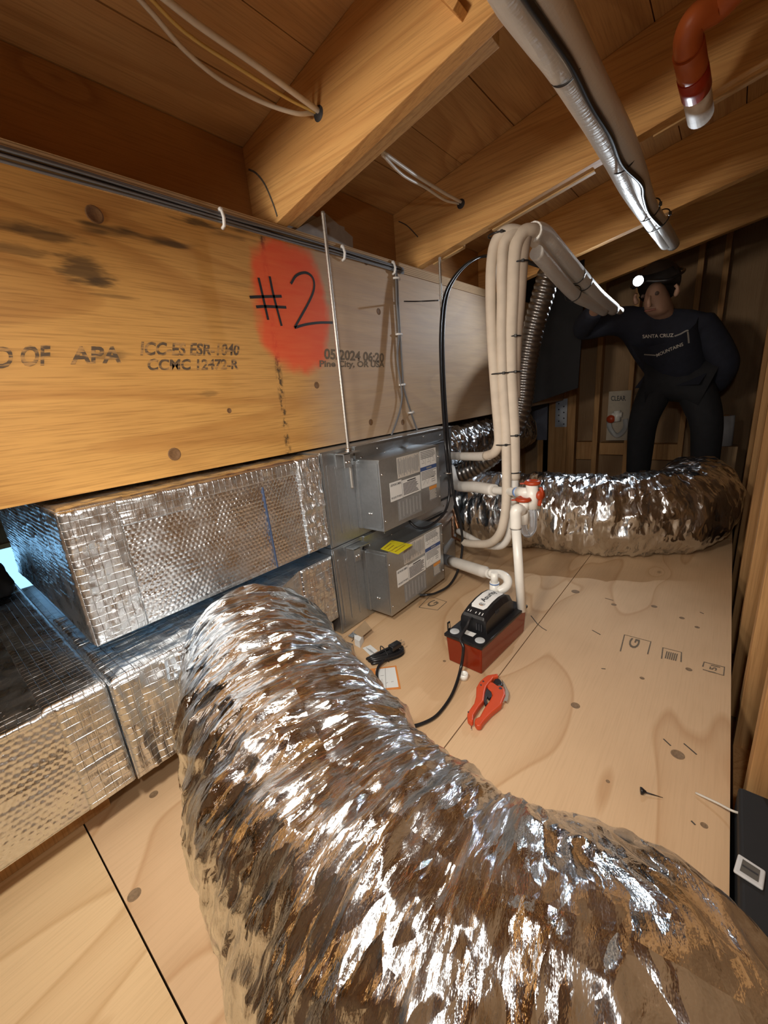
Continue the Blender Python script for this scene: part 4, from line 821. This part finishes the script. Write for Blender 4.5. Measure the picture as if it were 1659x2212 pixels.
pu = thing('condensate_pump', 'condensate pump with amber red tank and black motor cover on the plywood floor', 'pump', (-0.52, 1.05, 0))
Fp = np.array([-0.463, 0.910]); exv = np.array([-0.588, 0.917])-Fp; exv = exv/np.linalg.norm(exv); eyv = np.array([-exv[1]*-1, 0.0]); eyv = np.array([0.0729, 0.9973])
def L(a, b, z): return Vector((Fp[0]+exv[0]*a+eyv[0]*b, Fp[1]+exv[1]*a+eyv[1]*b, z))
WP, LP = 0.125, 0.292
def rbox(a0, a1, b0, b1, z0, z1, ta=0.0, tb=0.0): return MB().hexa([L(a0+ta, b0+tb, z0), L(a0+ta, b1-tb, z0), L(a1-ta, b1-tb, z0), L(a1-ta, b0+tb, z0)], [L(a0, b0, z1), L(a0, b1, z1), L(a1, b1, z1), L(a1, b0, z1)])
tk = rbox(0.002, WP-0.002, 0.002, LP-0.002, 0.0, 0.088, 0.004, 0.005).build('tank', M['tank'], pu, 0.005, 3)
rbox(0.008, WP-0.008, 0.008, LP-0.008, 0.004, 0.05, 0.003, 0.003).build('water', plain('tank_core_red', (0.10, 0.012, 0.004), 0.3), tk)  # dark red core inside the amber tank
rbox(-0.002, WP+0.002, -0.002, LP+0.002, 0.088, 0.099).build('lid', M['black'], pu, 0.003)
prof = [(0.064, 0.099), (0.061, 0.142), (0.066, 0.150), (0.095, 0.161), (0.13, 0.168), (0.17, 0.170), (0.205, 0.165), (0.225, 0.156), (0.236, 0.140), (0.240, 0.099)]
hs = MB(); n = len(prof); rows = []
for a_, sh in ((0.018, 0.0), (0.021, 0.72), (0.030, 1.0), (0.098, 1.0), (0.107, 0.72), (0.110, 0.0)):
    rows.append([L(a_, b, 0.099+(z-0.099)*(1 if sh == 1 else sh)) if False else L(a_, b, 0.099+(z-0.099)*min(1, sh)) for b, z in prof])
vsx = [v for r_ in rows for v in r_]; fs = []
for i in range(len(rows)-1):
    for k in range(n-1): fs.append((i*n+k, i*n+k+1, (i+1)*n+k+1, (i+1)*n+k))
hs.add(vsx, fs, False); hs.add(rows[0]+[], []); hs.build('motor_cover', M['black'], pu, 0.0022, 2)
# label plate on the arched cover, built from strips that follow the arch
def cz(b): return float(np.interp(b, [p[0] for p in prof[2:8]], [p[1] for p in prof[2:8]]))
bs = np.linspace(0.090, 0.212, 12); lm = MB(); vv = []
for b in bs:
    ins_ = 0.006 if b in (bs[0], bs[-1]) else 0.0
    vv += [L(0.039+ins_, b, cz(b)+0.0012), L(0.091-ins_, b, cz(b)+0.0012)]
lm.add(vv, [(2*i, 2*i+2, 2*i+3, 2*i+1) for i in range(11)]); lm.build('label_plate', M['label'], pu)
me = text_mesh('Asurity', True); co = np.array([v.co[:] for v in me.vertices]); lo, hi = co.min(0), co.max(0)
for v in me.vertices:
    b = 0.122+(v.co.x-lo[0])/(hi[0]-lo[0])*0.078; a_ = 0.053+(v.co.y-lo[1])/(hi[1]-lo[1])*0.024; v.co = L(a_, b, cz(b)+0.0024)
put('brand_lettering', me, M['ink'], pu)
def arc(a0, b0, r, t0, t1, w, mat, nm):
    MB().ribbon([L(a0+r*math.sin(k), b0+r*math.cos(k), cz(b0)+0.0022) for k in np.linspace(t0, t1, 12)], w, (0, 0, 1), 0.0004).build(nm, mat, pu)
arc(0.061, 0.111, 0.0085, 0, 2*math.pi, 0.002, M['inkg'], 'logo_ring'); arc(0.061, 0.111, 0.0085, 2.2, 3.9, 0.003, M['lorange'], 'logo_arc'); arc(0.061, 0.111, 0.004, 0, 2*math.pi, 0.0015, M['ink'], 'logo_core')
for a_, b, ln in ((0.086,0.070,0.007),(0.078,0.070,0.007),(0.060,0.070,0.006),(0.048,0.069,0.009),(0.038,0.069,0.009)):
    MB().ribbon([L(a_, b, cz(b)+0.0022), L(a_, b+ln, cz(b+ln)+0.0022)], 0.0022, (0, 0, 1), 0.0004).build('slot_mark', M['label'], pu)
for a_ in (0.032, 0.040, 0.048): rbox(a_, a_+0.004, 0.0585, 0.0605, 0.106, 0.128).build('vent_slot', M['ink'], pu)
for b in (0.12, 0.129, 0.138): rbox(0.0195, 0.0215, b, b+0.004, 0.138, 0.150).build('vent_slot', M['ink'], pu)
for a_, b in ((0.020, 0.026), (0.105, 0.024)): MB().lathe(L(a_, b, 0.099), (0, 0, 1), [(0.0145, 0), (0.0145, 0.0016), (0.013, 0.0022), (0.0002, 0.0022)], 24).build('port_cover', plain('pale_grey_plastic', (0.55, 0.58, 0.60), 0.4), pu)
rbox(0.046, 0.082, 0.030, 0.050, 0.099, 0.0996).build('data_sticker', M['label'], pu)
tabm = rbox(WP-0.002, WP+0.001, 0.016, 0.028, 0.099, 0.126); tabm.build('hanger_tab', M['black'], pu); rbox(WP-0.0025, WP+0.0015, 0.019, 0.025, 0.106, 0.121).build('tab_slot', M['ply'], pu)
rbox(0.055, 0.066, 0.252, 0.262, 0.099, 0.128).build('float_stem', M['black'], pu, 0.003)
# pump cord, coil and plug
cd_ = thing('power_cord', 'black pump power cord trailing over the floor to a tied coil with a two-pin plug', 'cord', (-0.6, 0.85, 0))
cp = [L(0.068, 0.066, 0.135), L(0.067, 0.052, 0.142), L(0.066, 0.03, 0.125), L(0.066, -0.004, 0.105), P(1001,1400,y=0.895), P(996,1440,y=0.88), P(985,1480,z=0.012), P(970,1512,z=0.006), P(944,1545,z=0.006), P(915,1562,z=0.006), P(885,1569,z=0.006), P(862,1560,z=0.006), P(842,1525,z=0.006), P(823,1485,z=0.006), P(814,1460,z=0.008), P(818,1440,z=0.012), P(830,1425,z=0.02)]
MB().tube(spline(cp, 8), 0.0045, 10).build('cord', M['blackrub'], cd_)
ca = P(797, 1424, z=0.015); cb_ = P(868, 1398, z=0.015); ax = (cb_-ca); Lc = ax.length; ax.normalize(); sd = Vector((-ax.y, ax.x, 0))
for k in range(7):
    off = (k % 4-1.5)*0.0095; zz = 0.006+0.0095*(k//4)+(0.002 if k % 2 else 0); hl_ = Lc/2*random.uniform(0.88, 1.02); cc = (ca+cb_)/2
    wv = 0.011+0.003*(k % 3); pts = []
    for j in range(20):
        a = 2*math.pi*j/20; pts.append(cc+ax*hl_*math.cos(a)+sd*(off+wv*math.sin(a)*(1+0.25*math.cos(a)))+Vector((0, 0, zz-cc.z+0.002*math.sin(2*a))))
    MB().tube(spline(pts+[pts[0]], 2), 0.0045, 8).build('coil_loop', M['blackrub'], cd_)
pc_ = P(852, 1396, z=0.035); pd = (P(872,1386,z=0.035)-P(845,1402,z=0.035)).normalized()
MB().bar(pc_-pd*0.018, pc_+pd*0.022, 0.024, 0.018).build('plug', M['black'], cd_, 0.004, 3)
for s_ in (-1, 1):
    o_ = Vector((-pd.y, pd.x, 0))*0.0063*s_; MB().bar(pc_+pd*0.022+o_, pc_+pd*0.038+o_, 0.0015, 0.006).build('prong', M['steel'], cd_)
mid = (ca+cb_)/2-ax*0.005; MB().tube(spline([mid+sd*0.030+Vector((0,0,-.012)), mid+sd*0.026+Vector((0,0,.012)), mid+Vector((0,0,.020)), mid-sd*0.026+Vector((0,0,.012)), mid-sd*0.030+Vector((0,0,-.012))], 4), 0.0016, 6).build('twist_tie', M['black'], cd_)

# ================================================================== LOOSE THINGS ON THE FLOOR
def Zc(l, z): return [P(950+a/8.295, 1340+b/8.295, z=z) for a, b in l]
ct = thing('pipe_cutter', 'red ratchet pipe cutter lying open on the plywood floor before the pump', 'cutter', P(1055, 1510, z=0))
H1 = [(1040,945),(1052,1000),(965,1020),(925,1075),(890,1105),(835,1180),(805,1290),(790,1430),(700,1540),(606,1690),(602,1795),(560,1812),(500,1760),(488,1700),(500,1640),(615,1480),(648,1350),(655,1190),(715,1090),(790,1020),(860,975)]
H2 = [(840,1150),(900,1090),(965,1110),(1035,1160),(1120,1170),(1168,1225),(1178,1320),(1110,1480),(1115,1500),(930,1650),(800,1790),(740,1882),(665,1885),(615,1810),(640,1745),(715,1715),(800,1560),(895,1425),(940,1330),(920,1260),(860,1205)]
MB().prism(Zc(H1, 0.022)[::-1], (0, 0, -0.0165)).build('handle', M['toolred'], ct, 0.004, 3)
MB().prism(Zc(H2, 0.018)[::-1], (0, 0, -0.0165)).build('handle', M['toolred'], ct, 0.004, 3)
MB().prism(Zc([(1105,1050),(1150,1110),(1185,1185),(1228,1260),(1240,1320),(1222,1420),(1195,1462),(1165,1440),(1120,1480),(1090,1470),(1150,1400),(1170,1250)], 0.0125)[::-1], (0, 0, -0.003)).build('blade', M['steel'], ct, 0.0005)
MB().prism(Zc([(955,1090),(985,1045),(1045,1030),(1090,1060),(1130,1120),(1120,1165),(1050,1160),(985,1125)], 0.020)[::-1], (0, 0, -0.012)).build('pivot_roller', M['black'], ct, 0.003, 3)
MB().prism(Zc([(805,1330),(840,1200),(905,1250),(935,1300),(925,1370),(880,1400),(850,1360),(835,1420),(860,1480),(820,1520),(780,1430)], 0.014)[::-1], (0, 0, -0.008)).build('ratchet', M['dkmetal'], ct, 0.001)
for a, b, r in ((1087,1222,0.0042),(780,1098,0.0026),(737,1165,0.0026),(512,1648,0.002)):
    MB().lathe(P(950+a/8.295, 1340+b/8.295, z=0.0175 if a > 1000 else 0.0215), (0, 0, 1), [(r, 0), (r, 0.0016), (r*0.6, 0.002), (0.0002, 0.0012)], 14).build('bolt', M['dkmetal'], ct)
MB().tube(spline(Zc([(560,1800),(562,1840)], 0.010)+Zc([(566,1880),(566,1960)], 0.004), 4), 0.0014, 6).build('lock_chain', M['steel'], ct)
c = P(1002, 1466, z=0)
tag(MB().lathe(c+Vector((0, 0, 0.0003)), (0, 0, 1), [(0.0095, 0), (0.0125, 0), (0.0125, 0.018), (0.0095, 0.018), (0.0095, 0)], 28).build('pipe_offcut', M['pvc']), 'small white pipe offcut ring standing beside the pump', 'pipe offcut')
def sheet_(name, label, quad, z, th, mat, cat='paper', curl=0.0):
    t = thing(name, label, cat, P(*quad[0], z=0)); MB().prism([P(a, b, z=z) for a, b in quad][::-1], (0, 0, th)).build('sheet', mat, t); return t
lf = sheet_('instruction_leaflet', 'instruction leaflet with orange border under the power cord', [(800,1445),(856,1438),(866,1488),(812,1492)], 0.0008, 0.0006, M['leaf_or'])
MB().prism([P(a, b, z=0.0016) for a, b in ((811,1446),(853,1441),(861,1484),(815,1488))][::-1], (0, 0, 0.0002)).build('page', M['paper'], lf)
m = MB()
for l in ([(832,1443),(834,1486)],[(822,1460),(829,1459)],[(820,1480),(825,1466),(828,1480)],[(834,1476),(838,1474)],[(845,1473),(850,1472)]): m.ribbon([P(a, b, z=0.0019) for a, b in l], 0.0014, (0, 0, 1), 0.0002)
m.build('drawing', M['inkg'], lf)
ps = sheet_('paper_slip', 'small white printed paper slip beside the coiled cord', [(783,1400),(800,1393),(816,1406),(800,1416)], 0.0008, 0.0004, M['paper'])
m = MB()
for k in range(3): m.ribbon([P(791+4*k, 1399+2*k, z=0.0013), P(803+4*k, 1410+1.5*k, z=0.0013)], 0.0018, (0, 0, 1), 0.0002)
m.build('print', M['inkg'], ps)
ft = thing('mounting_foot', 'bent galvanised foot and cardboard scrap under the lower air handler', 'bracket', P(790, 1370, z=0))
qd_ = [P(a, b, z=0.0) for a, b in ((765,1382),(790,1356),(804,1374),(783,1392))]
m = MB(); m.prism([v+Vector((0, 0, 0.028)) for v in qd_][::-1], (0, 0, 0.0015)); m.build('cardboard', plain('cardboard', (0.42, 0.29, 0.17), 0.8), ft)
MB().bar(P(757,1376,z=0.012), P(783,1354,z=0.012), 0.022, 0.002).build('steel_foot', M['galv'], ft)
MB().prism([P(a, b, z=0.001) for a, b in ((767,1386),(786,1386),(778,1400),(767,1394))][::-1], (0, 0, 0.026)).build('side_flap', M['paper'], ft)
b0 = P(1388, 1714, z=0.0); bs_ = thing('black_screw', 'black screw lying on the bare plywood', 'screw', b0)
sdv = (P(1425,1722,z=0)-P(1388,1713,z=0)).normalized(); MB().lathe(b0+Vector((0, 0, 0.006)), sdv, [(0.0002, -0.004), (0.0068, -0.004), (0.0068, -0.001), (0.003, 0.004), (0.002, 0.006), (0.0002, 0.006)], 12).build('head', M['black'], bs_)
MB().cyl(b0+Vector((0, 0, 0.005)), b0+sdv*0.034+Vector((0, 0, 0.002)), 0.0018, 8, 0.0004).build('shank', M['black'], bs_)
tag(MB().tube(spline([P(1503,1713,z=0.004), P(1550,1735,z=0.012), P(1583,1752,z=0.020), P(1612,1760,x=0.108)], 5), 0.0022, 6).build('wire_offcut', M['cablew']), 'pale stiff wire offcut leaning over the floor edge', 'wire')
# orange plastic pipe stub under the roof
op = thing('orange_pipe', 'orange plastic pipe elbow with a paint-splashed open end under the rafters', 'pipe', P(1510, 245, z=1.38))
zz = [P(1600,-40,z=1.50), P(1555,10,z=1.495), P(1505,40,z=1.485), P(1487,75,z=1.47), P(1487,110,z=1.455)]
MB().tube(spline(zz, 6), 0.026, 20).build('elbow', M['orange'], op)
ea = P(1488,112,z=1.452); eb = P(1502,185,z=1.435); ec = P(1513,250,z=1.42)
MB().cyl(P(1487,105,z=1.456), eb, 0.0285, 24).build('pipe', M['orange'], op); MB().cyl(P(1496,155,z=1.442), P(1504,196,z=1.432), 0.0295, 24).build('coupling', M['orangedk'], op); MB().cyl(eb, ec, 0.0275, 24).build('painted_end', M['primer'], op)
MB().cyl(ec, ec+(ec-eb).normalized()*0.0015, 0.0255, 24).build('end_cap', plain('painted_white', (0.85, 0.83, 0.78), 0.6, 0, 0.2, 50), op)
# black case with a white switch plate by the right-hand wall
bb = thing('black_case', 'black equipment case with a white switch plate beside the wall studs', 'case', (0.15, 0.66, -0.03))
cz0 = 0.028
pq = [P(a, b, z=cz0+0.0) for a, b in ((1594,1847),(1654,1886),(1648,1927),(1583,1885))]
MB().hexa([(0.096,0.545,-0.38),(0.240,0.545,-0.38),(0.240,0.86,-0.38),(0.096,0.86,-0.38)], [(0.096,0.545,cz0),(0.240,0.545,cz0),(0.240,0.86,cz0),(0.096,0.86,cz0)]).build('body', plain('matte_black', (0.010, 0.010, 0.011), 0.75), bb, 0.006, 3)
MB().prism(pq[::-1], (0, 0, 0.005)).build('switch_plate', plain('dusty_white', (0.62, 0.62, 0.62), 0.5, 0, 0.1, 60), bb, 0.003, 3)
cq = sum(pq, Vector())/4; MB().prism([cq+(v-cq)*0.62+Vector((0, 0, 0.005)) for v in pq][::-1], (0, 0, 0.0012)).build('rocker', plain('dark_grey_plastic', (0.10, 0.095, 0.085), 0.4), bb)
r0, r1 = cq+((pq[0]+pq[3])/2-cq)*0.55, cq+((pq[1]+pq[2])/2-cq)*0.55
MB().ribbon([r0+Vector((0, 0, 0.0064)), r1+Vector((0, 0, 0.0064))], 0.0025, (0, 0, 1), 0.0004).build('rocker_line', M['ink'], bb)
b2 = thing('black_tool', 'black tool handle with grey grip ridges wedged beside the case', 'tool', (0.16, 0.48, 0))
MB().hexa([(0.172,0.452,-0.36),(0.240,0.452,-0.36),(0.240,0.538,-0.36),(0.172,0.538,-0.36)], [(0.165,0.452,0.012),(0.240,0.452,0.012),(0.240,0.538,0.012),(0.150,0.538,0.012)]).build('body', M['black'], b2, 0.008, 3)
for k in range(4): MB().bar((0.168, 0.525-0.014*k, 0.013), (0.225, 0.525-0.014*k, 0.013), 0.007, 0.007).build('grip_ridge', plain('grey_grip', (0.16, 0.16, 0.17), 0.5), b2)

# ================================================================== FAR END OF THE ROOM
bsh = MB(); YS = 2.90
q = [P(a, b, y=YS) for a, b in ((1090,560),(1175,590),(1262,560),(1258,700),(1248,838),(1236,842),(1150,872),(1090,885))]
bsh.prism(q, (0, 0.012, 0)); tag(bsh.build('black_sheet', M['blackfab']), 'black plastic sheet hanging behind the spiral hose', 'sheet')
def backbox(name, label, cat, q, y, th, mat, par=None):
    a, b_ = P(*q[0], y=y), P(*q[1], y=y); return MB().box((a.x, y-th, b_.z), (b_.x, y, a.z)).build(name, mat, par)
tag(backbox('grey_panel', '', '', ((1140,868),(1182,950)), YB-0.091, 0.012, M['bluebd']), 'blue grey board panel leaning on the back wall studs', 'panel')
sp_ = thing('strap_plate', 'perforated metal strap plate nailed on a back wall stud', 'plate', P(1212, 920, y=YB-0.092))
backbox('plate', '', '', ((1201,862),(1224,922)), YB-0.092, 0.003, plain('dull_steel', (0.40, 0.42, 0.46), 0.45, 0.3), sp_)
for k in range(8):
    c = P(1207+11*(k % 2), 872+6.3*k, y=YB-0.0955); MB().lathe(c, (0, -1, 0), [(0.006, 0), (0.006, 0.001), (0.0002, 0.001)], 8).build('hole', M['ink'], sp_)
MB().box((P(1190,1,y=YB).x, YB-0.09, 0), (P(1226,900,y=YB-0.09).x-0.002, YB-0.06, 1.5)).build('wall_board', M['stud'], wb)
pk = thing('trap_package', 'hanging blister pack holding a white and clear trap on the back wall', 'package', P(1332, 950, y=YB-0.1))
backbox('card', '', '', ((1316,846),(1356,951)), YB-0.092, 0.004, plain('card_tan', (0.42, 0.36, 0.28), 0.6), pk)
text('card_words', 'CLEAR', P(1320,866,y=YB-0.097), P(1352,866,y=YB-0.097), P(1320,855,y=YB-0.097), M['ink'], pk, 0.001, True)
m = MB(); m.tube([P(1333,887,y=YB-0.12), P(1333,910,y=YB-0.12)], 0.024, 14); m.tube([P(1322,896,y=YB-0.12), P(1344,896,y=YB-0.12)], 0.020, 14); m.build('white_tee', M['pvc'], pk)
MB().tube(spline([P(1316,905,y=YB-0.12), P(1317,925,y=YB-0.12), P(1333,941,y=YB-0.12), P(1350,925,y=YB-0.12), P(1351,905,y=YB-0.12)], 5), 0.017, 12).build('clear_trap', M['clear'], pk)
MB().lathe(P(1320,905,y=YB-0.13), (0, -1, 0), [(0.03, 0), (0.03, 0.01), (0.0002, 0.012)], 16).build('red_cap', M['redcap'], pk)
wr_ = P(1562, 962, y=3.3); wr2 = P(1568, 898, y=3.3)
ro = thing('paper_roll', 'white paper roll standing upright behind the person', 'roll', wr_)
MB().cyl(wr_, wr2, 0.045, 20).build('roll', plain('roll_white', (0.62, 0.62, 0.64), 0.6), ro)
MB().cyl(wr2, wr2+(wr2-wr_).normalized()*0.004, 0.02, 14).build('core', M['stud'], ro)
MB().box((wr_.x-0.06, 3.24, 0.0), (wr_.x+0.07, 3.36, wr_.z)).build('carton', M['backply'], ro)
# ================================================================== PERSON
def skin_obj(name, verts, edges, rad, mat, parent, root=0, sub=2):
    me = bpy.data.meshes.new(name); me.from_pydata([tuple(v) for v in verts], edges, []); o = put(name, me, mat, parent)
    md = o.modifiers.new('skin', 'SKIN'); md.use_smooth_shade = True; md.branch_smoothing = 0.4
    if not me.skin_vertices:
        me.attributes  # layer is created by the modifier on evaluation in some builds
        bm = bmesh.new(); bm.from_mesh(me); bm.verts.layers.skin.verify(); bm.to_mesh(me); bm.free()
    for i, s in enumerate(me.skin_vertices[0].data):
        r = rad[i]; s.radius = (r, r) if not isinstance(r, tuple) else r; s.use_root = (i == root)
    sb = o.modifiers.new('sub', 'SUBSURF'); sb.levels = sub; sb.render_levels = sub
    return o
pe_ = thing('person', 'person in navy hoodie and dark trousers bending forward with a lit headlamp', 'person', P(1450, 1040, y=2.95))
J = dict(pelvis=P(1462,806,y=3.02), belly=P(1450,762,y=2.95), chest=P(1432,715,y=2.86), neck=P(1436,690,y=2.84), chin=P(1403,678,y=2.70), head=P(1416,638,y=2.73), crown=P(1426,600,y=2.77),
    shL=P(1352,682,y=2.86), elL=P(1252,715,y=2.80), haL=P(1292,662,y=2.52), shR=P(1512,690,y=2.90), elR=P(1572,790,y=2.98), haR=P(1540,850,y=3.12),
    hipL=P(1430,815,y=3.02), knL=P(1388,905,y=2.92), hipR=P(1495,818,y=3.04), knR=P(1528,910,y=2.96))
anL = Vector((J['knL'].x-0.01, 3.0, 0.09)); anR = Vector((J['knR'].x+0.02, 3.05, 0.09)); toL = anL+Vector((-0.02, -0.15, -0.055)); toR = anR+Vector((0.03, -0.15, -0.055))
V = []; E_ = []; R_ = []
def av(p, r, link=None):
    V.append(p); R_.append(r)
    if link is not None: E_.append((link, len(V)-1))
    return len(V)-1
pl_ = av(J['pelvis'], 0.11); be = av(J['belly'], 0.10, pl_); cs = av(J['chest'], 0.095, be); nk = av(J['neck'], 0.055, cs); hd = av(J['head'], (0.075, 0.09), nk); cr = av(J['crown'], (0.07, 0.08), hd)
jaw = av(J['chin'], 0.045, hd)
for s in 'LR':
    sh = av(J['sh'+s], 0.06, cs); el = av(J['el'+s], 0.042, sh); wr0 = J['el'+s].lerp(J['ha'+s], 0.86); w_ = av(wr0, 0.028, el); d = (J['ha'+s]-J['el'+s]).normalized()
    side = d.cross(Vector((0, 0, 1))).normalized(); fwd = d; pm = av(wr0+d*0.06, (0.036, 0.018), w_); up_ = side.cross(d)
    for k, (o_, ln) in enumerate(((-0.030, 0.065), (-0.010, 0.075), (0.010, 0.07), (0.028, 0.055))):
        b0_ = wr0+d*0.085+side*o_; a1 = av(b0_, 0.0095, pm); a2 = av(b0_+d*ln*0.5-up_*0.012, 0.0088, a1); av(b0_+d*ln*0.75-up_*0.036, 0.0075, a2)
    a1 = av(wr0+d*0.035+side*-0.045-up_*0.01, 0.011, pm); av(wr0+d*0.065+side*-0.055-up_*0.03, 0.0085, a1)
    hp = av(J['hip'+s], 0.085, pl_); kn = av(J['kn'+s], 0.055, hp); an_ = (anL, anR)[s == 'R']; to_ = (toL, toR)[s == 'R']; a_ = av(an_, 0.04, kn); av(to_, 0.036, a_)
skin_obj('body', V, E_, R_, M['skin'], pe_, 0, 2)
# clothes
hv = [J['pelvis']+Vector((0, 0, 0.02)), J['belly'], J['chest'], J['neck']+Vector((0, 0.01, 0.012)), J['shL'], J['shL'].lerp(J['elL'], 0.5), J['elL'], J['elL'].lerp(J['haL'], 0.5), J['elL'].lerp(J['haL'], 0.85), J['shR'], J['shR'].lerp(J['elR'], 0.5), J['elR'], J['elR'].lerp(J['haR'], 0.5), J['elR'].lerp(J['haR'], 0.85)]
hood = skin_obj('hoodie', hv, [(0,1),(1,2),(2,3),(2,4),(4,5),(5,6),(6,7),(7,8),(2,9),(9,10),(10,11),(11,12),(12,13)], [(0.175,0.14),(0.18,0.145),(0.18,0.165),0.094,0.092,0.078,0.068,0.058,0.046,0.092,0.078,0.068,0.058,0.046], M['navy'], pe_, 1, 2)
tv = [J['pelvis']+Vector((0, 0, -0.01)), J['hipL'], J['hipL'].lerp(J['knL'], 0.5), J['knL'], J['knL'].lerp(anL, 0.5), anL+Vector((0, 0, 0.03)), J['hipR'], J['hipR'].lerp(J['knR'], 0.5), J['knR'], J['knR'].lerp(anR, 0.5), anR+Vector((0, 0, 0.03))]
skin_obj('trousers', tv, [(0,1),(1,2),(2,3),(3,4),(4,5),(0,6),(6,7),(7,8),(8,9),(9,10)], [(0.15,0.13),0.112,0.10,0.084,0.076,0.068,0.112,0.10,0.084,0.076,0.068], M['denim'], pe_, 0, 2)
for an_, to_ in ((anL, toL), (anR, toR)):
    skin_obj('boot', [an_+Vector((0, 0.05, -0.045)), an_+Vector((0, 0, -0.03)), to_], [(0,1),(1,2)], [0.042, 0.052, 0.044], M['black'], pe_, 1, 2)
# hair, ears, eyes, nose
hc = J['head'].lerp(J['crown'], 0.45); fdir = (Vector((0, 0, 0.8))-hc); fdir.z = -0.35*fdir.length*0; fdir = Vector((-0.20, -1, -0.40)).normalized(); rt_ = fdir.cross(Vector((0, 0, 1))).normalized(); uu = rt_.cross(fdir)
bm = bmesh.new(); bmesh.ops.create_uvsphere(bm, u_segments=24, v_segments=14, radius=1)
for v in list(bm.verts):
    if v.co.y < -0.25 and v.co.z < 0.45: bm.verts.remove(v)
me = bpy.data.meshes.new('hair'); 
for v in bm.verts: v.co = hc+rt_*v.co.x*0.098+(-fdir)*(v.co.y*0.108+0.01)+uu*(v.co.z*0.105+0.02)
bm.to_mesh(me); bm.free(); me.polygons.foreach_set('use_smooth', [True]*len(me.polygons)); put('hair', me, M['hair'], pe_)
fc = J['head']+fdir*0.075
for s in (-1, 1):
    MB().lathe(fc+rt_*0.032*s+uu*0.025, fdir, [(0.010, -0.004), (0.008, 0.004), (0.0002, 0.007)], 12).build('eye', plain('eye_dark', (0.10, 0.07, 0.06), 0.3), pe_)
    MB().tube(spline([J['head']+rt_*0.088*s+uu*0.03, J['head']+rt_*0.098*s+uu*0.01, J['head']+rt_*0.088*s-uu*0.025], 4), [0.008]*5+[0.012]*3+[0.006], 8).build('ear', M['skin'], pe_)
MB().tube([fc+uu*0.02, fc+uu*-0.005+fdir*0.014, fc-uu*0.018+fdir*0.02, fc-uu*0.024], [0.007, 0.010, 0.014, 0.009], 10).build('nose', M['skin'], pe_)
MB().tube(spline([fc-uu*0.048-rt_*0.024+fdir*0.002, fc-uu*0.046+fdir*0.012, fc-uu*0.048+rt_*0.024+fdir*0.002], 4), 0.005, 8).build('mouth', plain('lips', (0.30, 0.12, 0.09), 0.5), pe_)
# headlamp
hlT = thing('headlamp', 'bright white headlamp strapped on the forehead of the bending person', 'headlamp', HEADLAMP_POS)
hd_ = Vector((-0.10, -1, -0.15)).normalized()
MB().lathe(HEADLAMP_POS-hd_*0.05, hd_, [(0.0002, 0), (0.022, 0), (0.026, 0.01), (0.028, 0.045), (0.024, 0.047), (0.024, 0.043)], 24).build('housing', M['black'], hlT)
MB().lathe(HEADLAMP_POS-hd_*0.05, hd_, [(0.023, 0.0435), (0.012, 0.046), (0.0002, 0.047)], 24).build('lens', M['led'], hlT)
sc_ = hc+uu*0.03
MB().tube(spline([HEADLAMP_POS-hd_*0.045]+[sc_+rt_*0.112*math.cos(a)+(-fdir)*0.125*math.sin(a)+uu*0.015 for a in np.linspace(-0.9, math.pi+0.9, 12)]+[HEADLAMP_POS-hd_*0.045], 4), 0.007, 8).build('strap', M['black'], hlT)
# lettering on the hoodie
lt = [P(1372+ (a)*0, 0, y=2.7) for a in (0,)]
YL = 2.62
def onch(px, py): return P(px, py, y=YL)
for s, A, B, T in (('SANTA CRUZ', (1376,727), (1447,724), (1376,719)), ('MOUNTAINS', (1408,770), (1470,744), (1407,763))):
    me_ = text('chest_lettering', s, onch(*A), onch(*B), onch(*T), M['labeld'], hood, 0.0, True)
m = MB(); m.ribbon(spline([onch(a, b) for a, b in ((1449,722),(1462,717),(1474,710),(1479,709),(1481,716),(1482,738))], 8), 0.007, (0, -1, 0), 0.001); m.build('chest_outline', M['labeld'], hood); MB().ribbon(spline([onch(1378,764), onch(1392,765), onch(1406,766)], 10), 0.006, (0, -1, 0), 0.001).build('chest_outline', M['labeld'], hood)

for o in list(hood.children):
    sw = o.modifiers.new('wrap', 'SHRINKWRAP'); sw.target = hood; sw.wrap_method = 'PROJECT'; sw.use_project_y = True; sw.use_negative_direction = True; sw.use_positive_direction = True; sw.offset = 0.003
